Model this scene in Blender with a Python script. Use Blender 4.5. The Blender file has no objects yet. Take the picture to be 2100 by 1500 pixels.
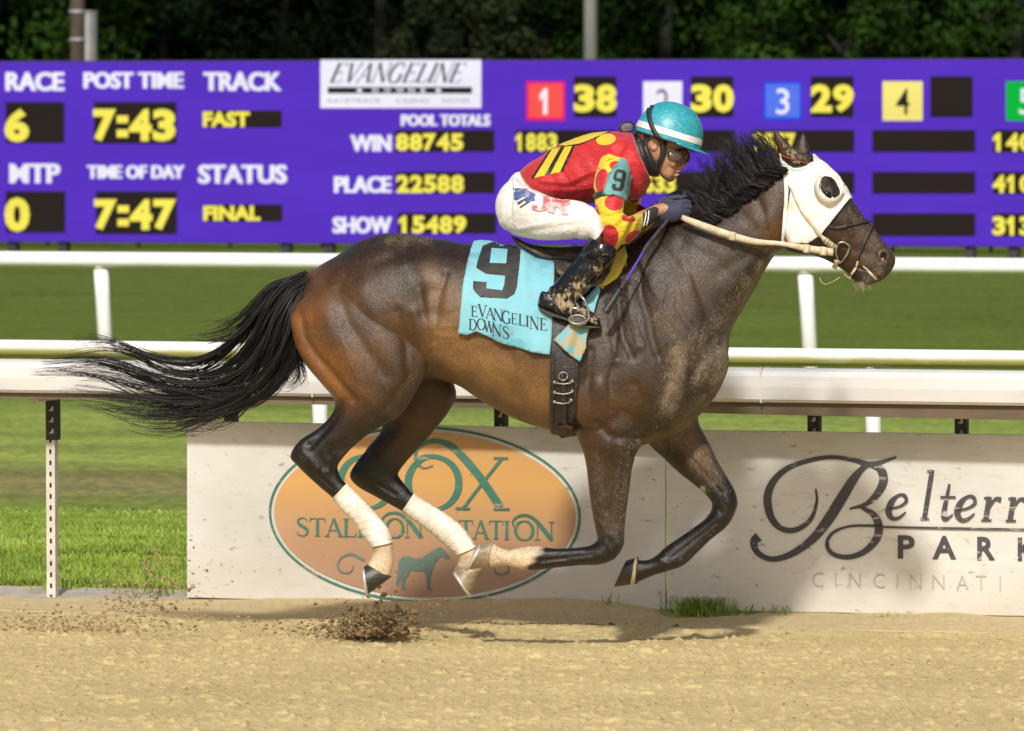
import bpy, bmesh, math, random
import numpy as np
from mathutils import Vector, Matrix
from mathutils.bvhtree import BVHTree
from mathutils.geometry import delaunay_2d_cdt

random.seed(7)
rng = np.random.default_rng(11)
scene = bpy.context.scene
col = scene.collection

# ------------------------------------------------------------------ camera, sky, sun, exposure
CAM_DIST, CAM_H, FPX, CX, HY = 25.0, 2.05, 13750.0, 1050.0, 200.0   # focal length and horizon in photo pixels
cam_d = bpy.data.cameras.new("camera")
cam = bpy.data.objects.new("camera", cam_d)
col.objects.link(cam)
cam.location = (0, -CAM_DIST, CAM_H)
cam.rotation_euler = (math.radians(90), 0, 0)
cam_d.sensor_width = 36.0
cam_d.lens = 36.0 * FPX / 2100.0
cam_d.shift_y = -(750.0 - HY) / 2100.0
cam_d.clip_start, cam_d.clip_end = 0.5, 4000.0
cam_d.dof.use_dof = True
cam_d.dof.focus_distance = CAM_DIST - 0.15
cam_d.dof.aperture_fstop = 9.0
scene.camera = cam

SUN_EL, SUN_AZ = 39.0, 9.0            # behind the camera and a little to its left
world = bpy.data.worlds.new("World")
scene.world = world
world.use_nodes = True
nt = world.node_tree
sky = nt.nodes.new("ShaderNodeTexSky")
sky.sky_type = 'NISHITA'
sky.sun_disc = False
sky.sun_elevation = math.radians(SUN_EL)
sky.air_density = 0.7
sky.dust_density = 4.0
sky.ozone_density = 0.2
sky.sun_rotation = math.radians(180 + SUN_AZ)
bgn = nt.nodes["Background"]
bgn.inputs["Strength"].default_value = 0.1
nt.links.new(sky.outputs[0], bgn.inputs["Color"])

sun_d = bpy.data.lights.new("sun", 'SUN')
sun_d.energy = 3.7
sun_d.angle = math.radians(3.6)
sun_d.color = (1.0, 0.965, 0.9)
sun = bpy.data.objects.new("sun", sun_d)
col.objects.link(sun)
_el, _az = math.radians(SUN_EL), math.radians(SUN_AZ)
sun_dir = Vector((math.sin(_az) * math.cos(_el), math.cos(_az) * math.cos(_el), -math.sin(_el)))
sun.rotation_euler = sun_dir.to_track_quat('-Z', 'Y').to_euler()
sun.location = (-6, -30, 20)

EXPOSURE = -0.08
scene.view_settings.view_transform = 'Standard'
scene.view_settings.look = 'None'
scene.view_settings.exposure = EXPOSURE
scene.view_settings.gamma = 1.0
scene.cycles.max_bounces = 6
scene.cycles.transparent_max_bounces = 12

# ------------------------------------------------------------------ helpers: places
YAW = 0.29                            # the rails run away to the left by this slope


def P(px, py, y=0.0):
    """A point seen at photo pixel (px, py) at world depth y."""
    t = CAM_DIST + y
    return Vector(((px - CX) * t / FPX, y, CAM_H - (py - HY) * t / FPX))


def base_y(px):
    """Depth of the horse's middle plane: it runs nearly along the rail, head a little nearer."""
    return -(px - CX) / 550.0 * 0.18


def PB(px, py, dy=0.0):
    return P(px, py, base_y(px) + dy)


def PL(px, py, y0, off=0.0):
    """A point on the upright plane y = y0 - YAW * x (a rail or board plane), off metres in front of it."""
    t = (CAM_DIST + y0 - off) / (1.0 + YAW * (px - CX) / FPX)
    return Vector(((px - CX) * t / FPX, t - CAM_DIST, CAM_H - (py - HY) * t / FPX))


def line_y(x, y0):
    return y0 - YAW * x


def to_px(v):
    t = CAM_DIST + v[1]
    return CX + FPX * v[0] / t, HY + FPX * (CAM_H - v[2]) / t


# ------------------------------------------------------------------ helpers: objects
def tag(o, label=None, cat=None, group=None, kind=None):
    if label: o['label'] = label
    if cat: o['category'] = cat
    if group: o['group'] = group
    if kind: o['kind'] = kind
    return o


ORIGIN = {}


def empty(name, loc, parent=None):
    o = bpy.data.objects.new(name, None)
    o.empty_display_size = 0.1
    col.objects.link(o)
    o.location = loc
    ORIGIN[o.name] = Vector(loc)
    return o


def link_mesh(name, me, mats, parent=None, loc=None, smooth=True):
    me.name = name
    o = bpy.data.objects.new(name, me)
    col.objects.link(o)
    for m in (mats if isinstance(mats, (list, tuple)) else [mats]):
        me.materials.append(m)
    if smooth:
        me.polygons.foreach_set("use_smooth", [True] * len(me.polygons))
    if loc is not None:
        loc = Vector(loc)
        me.transform(Matrix.Translation(-loc))
        o.location = loc
        ORIGIN[o.name] = loc
    if parent is not None:
        if loc is not None:                       # children stay in world coordinates
            me.transform(Matrix.Translation(loc)); o.location = (0, 0, 0); ORIGIN.pop(o.name, None)
        o.parent = parent                         # only a top-level object is ever away from the world origin
        o.matrix_parent_inverse = Matrix.Translation(-ORIGIN.get(parent.name, Vector((0, 0, 0))))
    return o


def mesh_obj(name, verts, faces, mats, parent=None, loc=None, smooth=True, fmat=None):
    me = bpy.data.meshes.new(name)
    me.from_pydata([tuple(v) for v in verts], [], [tuple(f) for f in faces])
    if fmat is not None:
        me.polygons.foreach_set("material_index", list(fmat))
    me.update()
    return link_mesh(name, me, mats, parent, loc, smooth)


class MB:
    """Collects shapes for one mesh."""
    def __init__(s): s.v, s.f, s.m = [], [], []

    def add(s, verts, faces, mi=0):
        n = len(s.v)
        s.v += [tuple(v) for v in verts]
        s.f += [tuple(i + n for i in f) for f in faces]
        s.m += [mi] * len(faces)
        return s

    def hexa(s, p, mi=0):
        """8 corners: 4 of one face in ring order, then the 4 matching ones of the opposite face."""
        return s.add(p, [(3, 2, 1, 0), (4, 5, 6, 7), (0, 1, 5, 4), (1, 2, 6, 5), (2, 3, 7, 6), (3, 0, 4, 7)], mi)

    def box(s, c, size, ax=None, mi=0):
        hx, hy, hz = size[0] / 2, size[1] / 2, size[2] / 2
        ax = ax or (Vector((1, 0, 0)), Vector((0, 1, 0)), Vector((0, 0, 1)))
        c = Vector(c)
        p = [c + ax[0] * a * hx + ax[1] * b * hy + ax[2] * d * hz
             for d in (-1, 1) for a, b in ((-1, -1), (1, -1), (1, 1), (-1, 1))]
        return s.hexa(p, mi)

    def tube(s, pts, rad, n=8, mi=0, cap=True, flat=None):
        v, f = tube_geo(pts, rad, n, cap)
        return s.add(v, f, mi)

    def build(s, name, mats, parent=None, loc=None, smooth=False):
        return mesh_obj(name, s.v, s.f, mats, parent, loc, smooth, s.m)


def tube_geo(pts, rad, n=8, cap=True):
    pts = [Vector(p) for p in pts]
    if not isinstance(rad, (list, tuple, np.ndarray)): rad = [rad] * len(pts)
    v, f = [], []
    up = None
    for i, p in enumerate(pts):
        t = (pts[min(i + 1, len(pts) - 1)] - pts[max(i - 1, 0)])
        if t.length < 1e-9: t = Vector((0, 0, 1))
        t.normalize()
        if up is None:
            up = Vector((0, 1, 0)) if abs(t.y) < 0.9 else Vector((1, 0, 0))
        a = (up - t * up.dot(t))
        a.normalize(); up = a
        b = t.cross(a)
        for k in range(n):
            th = 2 * math.pi * k / n
            v.append(p + (a * math.cos(th) + b * math.sin(th)) * rad[i])
    for i in range(len(pts) - 1):
        for k in range(n):
            k2 = (k + 1) % n
            f.append((i * n + k, i * n + k2, (i + 1) * n + k2, (i + 1) * n + k))
    if cap:
        f.append(tuple(range(n - 1, -1, -1)))
        f.append(tuple((len(pts) - 1) * n + k for k in range(n)))
    return v, f


def spline(pts, n):
    """Catmull-Rom through rows of numbers, n samples evenly along the length."""
    a = np.array(pts, float)
    if len(a) < 3:
        t = np.linspace(0, 1, n)[:, None]
        return a[0] * (1 - t) + a[-1] * t
    ext = np.vstack([2 * a[0] - a[1], a, 2 * a[-1] - a[-2]])
    out = []
    for i in range(1, len(ext) - 2):
        p0, p1, p2, p3 = ext[i - 1:i + 3]
        t = np.linspace(0, 1, 16, endpoint=False)[:, None]
        out.append(0.5 * (2 * p1 + (p2 - p0) * t + (2 * p0 - 5 * p1 + 4 * p2 - p3) * t ** 2 + (3 * p1 - p0 - 3 * p2 + p3) * t ** 3))
    out = np.vstack(out + [a[-1:]])
    d = np.r_[0, np.cumsum(np.linalg.norm(np.diff(out[:, :2], axis=0), axis=1) + 1e-9)]
    s = np.linspace(0, d[-1], n)
    return np.stack([np.interp(s, d, out[:, k]) for k in range(out.shape[1])], 1)


# ------------------------------------------------------------------ helpers: materials
def new_mat(name):
    m = bpy.data.materials.new(name)
    m.use_nodes = True
    return m, m.node_tree, m.node_tree.nodes["Principled BSDF"]


def nd(t, kind, **kw):
    n = t.nodes.new(kind)
    for k, v in kw.items():
        if k.startswith("i_"):
            n.inputs[k[2:].replace("_", " ")].default_value = v
        else:
            setattr(n, k, v)
    return n


def coords(t, scale=(1, 1, 1), kind="Object"):
    tc = nd(t, "ShaderNodeTexCoord")
    mp = nd(t, "ShaderNodeMapping")
    mp.inputs["Scale"].default_value = scale
    t.links.new(tc.outputs[kind], mp.inputs["Vector"])
    return mp.outputs["Vector"]


def noise(t, vec, scale, detail=4.0, rough=0.55):
    n = nd(t, "ShaderNodeTexNoise")
    n.inputs["Scale"].default_value = scale
    n.inputs["Detail"].default_value = detail
    n.inputs["Roughness"].default_value = rough
    t.links.new(vec, n.inputs["Vector"])
    return n.outputs["Fac"]


def ramp(t, fac, stops):
    r = nd(t, "ShaderNodeValToRGB")
    e = r.color_ramp.elements
    while len(e) < len(stops): e.new(0.5)
    for el, (p, c) in zip(e, stops):
        el.position = p
        el.color = (*c, 1) if len(c) == 3 else c
    t.links.new(fac, r.inputs["Fac"])
    return r.outputs["Color"]


def mix(t, fac, a, b, mode='MIX'):
    m = nd(t, "ShaderNodeMix", data_type='RGBA', blend_type=mode)
    for sock, v in ((m.inputs[0], fac), (m.inputs[6], a), (m.inputs[7], b)):
        if hasattr(v, "links"): t.links.new(v, sock)
        elif isinstance(v, (int, float)): sock.default_value = v
        else: sock.default_value = (*v, 1)
    return m.outputs[2]


def bump(t, bsdf, height, strength=0.3, dist=0.01):
    b = nd(t, "ShaderNodeBump")
    b.inputs["Strength"].default_value = strength
    b.inputs["Distance"].default_value = dist
    t.links.new(height, b.inputs["Height"])
    t.links.new(b.outputs[0], bsdf.inputs["Normal"])


def simple(name, c1, c2=None, scale=8.0, rough=0.6, stretch=(1, 1, 1), bmp=0.0, bscale=None, metal=0.0, lo=0.35, hi=0.65, detail=5.0, spec=0.5, bdist=0.01):
    """A surface of two mottled colours with a little relief."""
    m, t, b = new_mat(name)
    vec = coords(t, stretch)
    f = noise(t, vec, scale, detail)
    c2 = c2 or tuple(x * 0.8 for x in c1)
    t.links.new(ramp(t, f, [(lo, c2), (hi, c1)]), b.inputs["Base Color"])
    b.inputs["Roughness"].default_value = rough
    b.inputs["Metallic"].default_value = metal
    b.inputs["Specular IOR Level"].default_value = spec
    if bmp:
        bump(t, b, noise(t, vec, bscale or scale * 3, 3), bmp, bdist)
    return m


def glow(name, rgb255, strength=1.0):
    """A lit screen colour, with the fine rows of its LEDs."""
    m, t, b = new_mat(name)
    lin = [(c / 255 / 12.92 if c / 255 <= 0.04045 else ((c / 255 + 0.055) / 1.055) ** 2.4) for c in rgb255]
    g = 2 ** -EXPOSURE * strength
    b.inputs["Base Color"].default_value = (0.004, 0.004, 0.004, 1)
    b.inputs["Roughness"].default_value = 0.9
    b.inputs["Specular IOR Level"].default_value = 0.0
    w = nd(t, "ShaderNodeTexWave", wave_type='BANDS', bands_direction='Z')
    w.inputs["Scale"].default_value = 9.0
    t.links.new(coords(t), w.inputs["Vector"])
    n = noise(t, coords(t, (0.4, 0.4, 2.0)), 1.3, 2)
    c = ramp(t, w.outputs["Fac"], [(0.0, tuple(x * g * 0.9 for x in lin)), (1.0, tuple(x * g * 1.06 for x in lin))])
    c = mix(t, 0.35, c, mix(t, 1.0, c, ramp(t, n, [(0.3, (0.8, 0.8, 0.8)), (0.7, (1.15, 1.15, 1.15))]), 'MULTIPLY'))
    t.links.new(c, b.inputs["Emission Color"])
    b.inputs["Emission Strength"].default_value = 1.0
    return m


# ------------------------------------------------------------------ helpers: flat shapes, strokes and lettering
def inside(poly, x, y):
    poly = np.asarray(poly, float)
    x = np.atleast_1d(np.asarray(x, float)); y = np.atleast_1d(np.asarray(y, float))
    r = np.zeros(x.shape, bool)
    x1, y1 = poly[:, 0], poly[:, 1]
    x2, y2 = np.roll(x1, -1), np.roll(y1, -1)
    for a, b, c, d in zip(x1, y1, x2, y2):
        if b == d: continue
        r ^= ((b > y) != (d > y)) & (x < (c - a) * (y - b) / (d - b) + a)
    return r


def seg_dist(poly, x, y, closed=False):
    """Distance of points to a polyline."""
    pl = np.asarray(poly, float)
    if closed: pl = np.vstack([pl, pl[:1]])
    best = np.full(np.shape(x), 1e9)
    for (ax, ay), (bx, by) in zip(pl[:-1, :2], pl[1:, :2]):
        dx, dy = bx - ax, by - ay
        t = np.clip(((x - ax) * dx + (y - ay) * dy) / (dx * dx + dy * dy + 1e-12), 0, 1)
        best = np.minimum(best, np.hypot(x - ax - t * dx, y - ay - t * dy))
    return best


def fill(loops, step):
    """Fill outline loops (holes by even-odd) with an even net of triangles in pixel space."""
    vs, es = [], []
    for lp in loops:
        lp = [tuple(p) for p in lp]
        ring = []
        for a, b in zip(lp, lp[1:] + lp[:1]):
            n = max(1, int(math.hypot(b[0] - a[0], b[1] - a[1]) / step))
            ring += [(a[0] + (b[0] - a[0]) * k / n, a[1] + (b[1] - a[1]) * k / n) for k in range(n)]
        o = len(vs)
        vs += ring
        es += [(o + i, o + (i + 1) % len(ring)) for i in range(len(ring))]
    b = np.array(vs)
    gx, gy = np.meshgrid(np.arange(b[:, 0].min(), b[:, 0].max(), step), np.arange(b[:, 1].min(), b[:, 1].max(), step * 0.866))
    gx = gx + (np.arange(gx.shape[0]) % 2)[:, None] * step * 0.5
    gx, gy = gx.ravel(), gy.ravel()
    ins = np.zeros(gx.shape, bool)
    dist = np.full(gx.shape, 1e9)
    for lp in loops:
        ins ^= inside(lp, gx, gy)
        dist = np.minimum(dist, seg_dist(lp, gx, gy, True))
    keep = ins & (dist > step * 0.45)
    vs += list(zip(gx[keep], gy[keep]))
    r = delaunay_2d_cdt([Vector(p) for p in vs], es, [], 0, 1e-5)
    v2 = np.array([tuple(p) for p in r[0]])
    tris = [f for f in r[2] if len(f) == 3]
    c = np.array([v2[list(f)].mean(0) for f in tris])
    ins = np.zeros(len(c), bool)
    for lp in loops: ins ^= inside(lp, c[:, 0], c[:, 1])
    out = []
    for f, k in zip(tris, ins):
        if not k: continue
        a, b_, c_ = v2[f[0]], v2[f[1]], v2[f[2]]
        cr = (b_[0] - a[0]) * (c_[1] - a[1]) - (b_[1] - a[1]) * (c_[0] - a[0])
        if abs(cr) < 1e-9: continue
        out.append(tuple(f) if cr < 0 else (f[0], f[2], f[1]))   # facing the viewer (pixel y runs down)
    return v2, out


def ribbon(pts, wid, n=None, smooth=True):
    """A brush stroke: a strip around a polyline whose width may change; pixel space. Returns verts, quads."""
    a = np.array([(*p[:2], w) for p, w in zip(pts, wid if isinstance(wid, (list, tuple)) else [wid] * len(pts))], float)
    if smooth and len(a) > 2:
        a = spline(a, n or max(8, 6 * len(a)))
    elif n:
        s = np.linspace(0, len(a) - 1, n)
        a = np.stack([np.interp(s, range(len(a)), a[:, k]) for k in range(3)], 1)
    d = np.gradient(a[:, :2], axis=0)
    d /= (np.linalg.norm(d, axis=1)[:, None] + 1e-9)
    nrm = np.stack([-d[:, 1], d[:, 0]], 1)
    l, r = a[:, :2] + nrm * a[:, 2:] / 2, a[:, :2] - nrm * a[:, 2:] / 2
    v = np.vstack([l, r]); k = len(a)
    return v, [(i, i + 1, k + i + 1, k + i) for i in range(k - 1)]


def arc(cx, cy, rx, ry, a0, a1, n=24):
    return [(cx + rx * math.cos(math.radians(a0 + (a1 - a0) * i / (n - 1))), cy - ry * math.sin(math.radians(a0 + (a1 - a0) * i / (n - 1)))) for i in range(n)]


def serif_glyph(ch):
    """Strokes of a roman capital: (points, width or widths), unit box, y up; and the advance."""
    T, N = 0.15, 0.055
    st = []

    def stem(x, w=T, a=0, b=1, sa=True, sb=True):
        st.append(([(x, a), (x, b)], w))
        if sa: st.append(([(x - .14, a + .02), (x + .14, a + .02)], .04))
        if sb: st.append(([(x - .14, b - .02), (x + .14, b - .02)], .04))

    def ser(x, y): st.append(([(x - .13, y), (x + .13, y)], .04))

    def oval(cx, rx, a0=0, a1=360, n=40):
        p = [(x, 1 - y) for x, y in arc(cx, .5, rx, .51, a0, a1, n)]
        w = []
        for i in range(len(p)):
            q, r = p[max(i - 1, 0)], p[min(i + 1, len(p) - 1)]
            dx, dy = r[0] - q[0], r[1] - q[1]
            w.append(N + (T - N) * abs(dy) / (math.hypot(dx, dy) + 1e-9))
        st.append((p, w))
    if ch == 'E':
        stem(.16); st.append(([(.16, .98), (.64, .98)], .045)); st.append(([(.16, .52), (.5, .52)], .045)); st.append(([(.16, .02), (.68, .02)], .045))
        st += [([(.63, 1), (.65, .82)], .05), ([(.5, .62), (.5, .42)], .045), ([(.66, 0), (.7, .2)], .05)]; adv = .78
    elif ch == 'V':
        st += [([(.1, 1), (.42, 0)], T), ([(.42, 0), (.72, 1)], N)]; ser(.1, .98); ser(.72, .98); adv = .82
    elif ch == 'A':
        st += [([(.08, 0), (.4, 1)], N), ([(.4, 1), (.74, 0)], T), ([(.2, .34), (.6, .34)], .045)]; ser(.08, .02); ser(.74, .02); adv = .84
    elif ch == 'N':
        stem(.14, N); st.append(([(.12, 1), (.8, 0)], T)); stem(.8, N, sa=False); adv = .94
    elif ch in 'GC':
        oval(.46, .38, 50, 318)
        st.append(([(.7, .9), (.72, .7)], .05))
        if ch == 'G': stem(.74, T * .9, 0.06, .44, False, True); adv = .94
        else: adv = .84
    elif ch == 'L':
        stem(.16); st += [([(.16, .02), (.62, .02)], .045), ([(.6, 0), (.65, .22)], .05)]; adv = .7
    elif ch == 'I':
        stem(.18); adv = .36
    elif ch == 'D':
        stem(.16)
        oval(.36, .46, 90, -90); st += [([(.16, .98), (.38, .98)], .045), ([(.16, .02), (.38, .02)], .045)]; adv = .9
    elif ch == 'O':
        oval(.48, .41); adv = .96
    elif ch == 'W':
        st += [([(.08, 1), (.32, 0)], T), ([(.32, 0), (.55, 1)], N), ([(.5, 1), (.76, 0)], T), ([(.76, 0), (1.0, 1)], N)]
        ser(.08, .98); ser(.52, .98); ser(1.0, .98); adv = 1.1
    elif ch == 'S':
        st.append(([(.56, .8), (.5, .94), (.34, .99), (.16, .92), (.12, .74), (.24, .6), (.44, .46), (.58, .28), (.5, .06), (.3, .01), (.12, .08), (.08, .24)],
                   [.05, .05, .05, .08, .12, .14, .15, .13, .08, .05, .05, .05])); adv = .68
    elif ch == 'T':
        stem(.38, sb=False); st += [([(.04, .98), (.72, .98)], .045), ([(.04, 1), (.02, .8)], .05), ([(.72, 1), (.74, .8)], .05)]; adv = .76
    elif ch == 'R':
        stem(.16); st += [([(.16, .98), (.4, .98), (.58, .86), (.56, .62), (.38, .5), (.16, .5)], [.045, .06, .13, .13, .06, .045]), ([(.36, .5), (.72, 0)], T)]; adv = .78
    else:
        adv = .4
    return st, adv


def serif_text(s, box, slope=0.0, slant=0.0, warp=None):
    """Strokes of a line of roman capitals stretched into box = (x0, y0, x1, y1) px; slope = drop per px of x."""
    strokes, x = [], 0.0
    for ch in s:
        g, adv = serif_glyph(ch)
        for pts, w in g: strokes.append(([(px + x, py) for px, py in pts], w))
        x += adv
    x0, y0, x1, y1 = box
    k, h = (x1 - x0) / x, (y1 - y0)
    out = []
    for pts, w in strokes:
        q = [(x0 + px * k + py * slant * h, y1 - py * h + px * k * slope) for px, py in pts]
        sc = (k + h) / 2
        w = [a * sc for a in w] if isinstance(w, list) else w * sc
        if len(q) == 2:
            q = [(q[0][0] + (q[1][0] - q[0][0]) * i / 6, q[0][1] + (q[1][1] - q[0][1]) * i / 6) for i in range(7)]
            out.append(ribbon(q, w, smooth=False))
        else:
            out.append(ribbon(q, w))
    return out


def strokes_mesh(strokes, mapper, lift=0.0003):
    """Many strokes as one mesh; each stroke a hair above the last so no two lie in one plane."""
    mb = MB()
    for i, (v, q) in enumerate(strokes):
        pts = [mapper(a, b, (i % 7) * lift) for a, b in v]
        if len(pts) >= 3:
            f = q[0]
            a, b, c = (Vector(v[f[0]]).to_3d(), Vector(v[f[1]]).to_3d(), Vector(v[f[2]]).to_3d())
            if (b - a).cross(c - a).z > 0: q = [tuple(reversed(z)) for z in q]
        mb.add(pts, q)
    return mb


_text_cache = {}


def text2d(s, bold=0.0, shear=0.0, space=1.0):
    """Flat sans lettering from Blender's built-in font: verts scaled to the unit box (y up) and faces."""
    key = (s, bold, shear, space)
    if key in _text_cache: return _text_cache[key]
    cu = bpy.data.curves.new("lettering", 'FONT')
    cu.body = s
    cu.offset = bold
    cu.shear = shear
    cu.space_character = space
    cu.resolution_u = 3
    o = bpy.data.objects.new("lettering", cu)
    col.objects.link(o)
    dg = bpy.context.evaluated_depsgraph_get()
    me = bpy.data.meshes.new_from_object(o.evaluated_get(dg))
    v = np.array([tuple(x.co)[:2] for x in me.vertices])
    f = [tuple(p.vertices) for p in me.polygons]
    f = [tuple(q) if (lambda a, b, c: (b[0] - a[0]) * (c[1] - a[1]) - (b[1] - a[1]) * (c[0] - a[0]))(v[q[0]], v[q[1]], v[q[2]]) > 0 else tuple(reversed(q)) for q in f]
    bpy.data.objects.remove(o); bpy.data.curves.remove(cu); bpy.data.meshes.remove(me)
    lo, hi = v.min(0), v.max(0)
    v = (v - lo) / (hi - lo)
    _text_cache[key] = (v, f)
    return v, f


ONE = [(.30, 0), (.66, 0), (.66, 1), (.38, 1), (.04, .76), (.04, .52), (.30, .66)]


def digits_on(mb, s, box, mapper, bold=.05, mi=0):
    """Numerals in even cells, as a number board sets them; the 1 has its flag."""
    wt = [.5 if ch == ':' else 1.0 for ch in s]
    x0, y0, x1, y1 = box
    k, x = (x1 - x0) / sum(wt), x0
    for ch, w in zip(s, wt):
        a, b = x + k * w * .02, x + k * w * .98
        if ch == '1':
            mb.add([mapper(a + p * (b - a) * .95, y1 - q * (y1 - y0)) for p, q in ONE], [(0, 1, 2, 6), (6, 2, 3), (6, 3, 4, 5)], mi)
        elif ch == ':':
            for q in (.12, .56):
                mb.add([mapper(a, y1 - q * (y1 - y0)), mapper(b, y1 - q * (y1 - y0)), mapper(b, y1 - (q + .24) * (y1 - y0)), mapper(a, y1 - (q + .24) * (y1 - y0))], [(0, 1, 2, 3)], mi)
        else: text_on(mb, ch, (a, y0, b, y1), mapper, bold, mi=mi)
        x += k * w
    return mb


def text_on(mb, s, box, mapper, bold=0.03, shear=0.0, mi=0, space=1.0, slope=0.0):
    v, f = text2d(s, bold, shear, space)
    x0, y0, x1, y1 = box
    pts = [mapper(x0 + a * (x1 - x0), y1 - b * (y1 - y0) + slope * a * (x1 - x0)) for a, b in v]
    return mb.add(pts, f, mi)
# ================================================================== THE SETTING
def vnoise(x, y, cell, seed):
    """Smooth value noise on arrays."""
    r = np.random.default_rng(seed)
    tab = r.random((257, 257))
    u, v = x / cell, y / cell
    i, j = np.floor(u).astype(int), np.floor(v).astype(int)
    fu, fv = u - i, v - j
    fu, fv = fu * fu * (3 - 2 * fu), fv * fv * (3 - 2 * fv)
    g = lambda a, b: tab[a % 257, b % 257]
    return (g(i, j) * (1 - fu) + g(i + 1, j) * fu) * (1 - fv) + (g(i, j + 1) * (1 - fu) + g(i + 1, j + 1) * fu) * fv


def grid_mesh(name, X, Y, Z, m, kind='structure'):
    n, k = X.shape
    v = np.stack([X, Y, Z], -1).reshape(-1, 3)
    idx = np.arange(n * k).reshape(n, k)
    q = np.stack([idx[:-1, :-1], idx[:-1, 1:], idx[1:, 1:], idx[1:, :-1]], -1).reshape(-1, 4)
    me = bpy.data.meshes.new(name)
    me.vertices.add(len(v)); me.vertices.foreach_set("co", v.ravel().astype(np.float32))
    me.loops.add(q.size); me.loops.foreach_set("vertex_index", q.ravel().astype(np.int32))
    me.polygons.add(len(q)); me.polygons.foreach_set("loop_start", np.arange(0, q.size, 4).astype(np.int32))
    me.update(calc_edges=True)
    o = link_mesh(name, me, m)
    tag(o, kind=kind)
    return o


# --- infield turf: bands of mown, rank and dry grass run along the rail
def turf_material():
    m, t, b = new_mat("turf")
    vec = coords(t)
    d = nd(t, "ShaderNodeVectorMath", operation='DOT_PRODUCT')
    d.inputs[1].default_value = (YAW, 1, 0)
    t.links.new(vec, d.inputs[0])
    wob = noise(t, coords(t, (0.5, 1, 1)), 0.8, 4)
    ad = nd(t, "ShaderNodeMath", operation='MULTIPLY_ADD'); t.links.new(wob, ad.inputs[0]); ad.inputs[1].default_value = 1.6
    t.links.new(d.outputs["Value"], ad.inputs[2])
    mr = nd(t, "ShaderNodeMapRange"); mr.inputs["From Min"].default_value = 2; mr.inputs["From Max"].default_value = 42
    t.links.new(ad.outputs[0], mr.inputs["Value"])
    lush, mown, dry, turf, deep = (.29, .40, .045), (.29, .36, .08), (.27, .25, .1), (.135, .19, .026), (.12, .17, .022)
    band = ramp(t, mr.outputs[0], [(0.0, (.26, .34, .05)), (.1, lush), (.17, (.2, .3, .045)), (.215, dry), (.25, (.2, .2, .07)),
                                   (.275, mown), (.42, (.25, .33, .07)), (.5, turf), (.75, deep), (1.0, (.11, .155, .022))])
    st = noise(t, coords(t, (0.25, 1.0, 1)), 1.2, 6, 0.65)
    c = mix(t, 1.0, band, ramp(t, st, [(.3, (.72, .74, .7)), (.7, (1.25, 1.2, 1.2))]), 'MULTIPLY')
    fine = noise(t, coords(t, (1, .35, 1)), 14, 6, 0.7)
    c = mix(t, 1.0, c, ramp(t, fine, [(.3, (.6, .62, .6)), (.72, (1.4, 1.35, 1.3))]), 'MULTIPLY')
    t.links.new(c, b.inputs["Base Color"])
    b.inputs["Roughness"].default_value = 0.9
    b.inputs["Specular IOR Level"].default_value = 0.15
    bump(t, b, fine, 0.6, 0.05)
    return m


M_TURF = turf_material()
ys = np.r_[-60, np.linspace(-8, 60, 18), 120, 300, 900, 1600]
xs = np.r_[-900, -300, -100, np.linspace(-40, 40, 9), 100, 300, 900]
X, Y = np.meshgrid(xs, ys)
grid_mesh("infield_ground", X, Y, X * 0 - 0.02, M_TURF)

# --- the dirt track: harrowed sand, a relief mesh where the camera looks closely
FENCE0 = 1.72                         # the advertising boards' plane (y at x = 0)
KERB0 = 1.62


def dirt_material(name, c1, c2, dark, bscale=55):
    m, t, b = new_mat(name)
    big = noise(t, coords(t, (.5, 1, 1)), 1.1, 3)
    med = noise(t, coords(t, (1, .4, 1)), 34, 6, .65)
    fine = noise(t, coords(t, (1, .4, 1)), 120, 4, .7)
    fleck = noise(t, coords(t, (.75, .3, 1)), 62, 3, .6)
    c = ramp(t, med, [(.3, c2), (.62, c1)])
    c = mix(t, ramp(t, fine, [(.24, (.7, .7, .7)), (.38, (0, 0, 0))]), c, dark)
    c = mix(t, ramp(t, fleck, [(.31, (.7, .7, .7)), (.38, (0, 0, 0))]), c, dark)
    c = mix(t, 1.0, c, ramp(t, big, [(.3, (.88, .87, .85)), (.7, (1.08, 1.08, 1.08))]), 'MULTIPLY')
    t.links.new(c, b.inputs["Base Color"])
    b.inputs["Roughness"].default_value = 0.95
    b.inputs["Specular IOR Level"].default_value = 0.1
    mm = nd(t, "ShaderNodeMath", operation='ADD'); t.links.new(med, mm.inputs[0]); t.links.new(fine, mm.inputs[1])
    bump(t, b, mm.outputs[0], 0.6, 0.012)
    return m


M_DIRT = dirt_material("harrowed_dirt", (.66, .53, .265), (.54, .42, .2), (.2, .145, .08))
M_SAND = dirt_material("packed_sand", (.62, .5, .28), (.53, .42, .23), (.36, .28, .17))


def track_height(X, Y):
    z = 0.007 * (vnoise(X, Y * .45, .017, 1) - .5) + 0.007 * (vnoise(X * .8, Y * .5, .05, 2) - .5) + 0.012 * (vnoise(X * .4, Y, .5, 3) - .5)
    clod = np.maximum(0, vnoise(X * .8, Y * .6, .024, 4) - .74) * 0.06
    d = line_y(X, KERB0) - Y                     # distance from the rail
    rough = np.clip((d - .62) / .2, 0.06, 1)     # the strip along the rail is packed smooth
    return (z + clod) * rough + 0.016 * np.exp(-((d - .68) / .08) ** 2) * (vnoise(X, Y, .12, 5) + .2)


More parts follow.
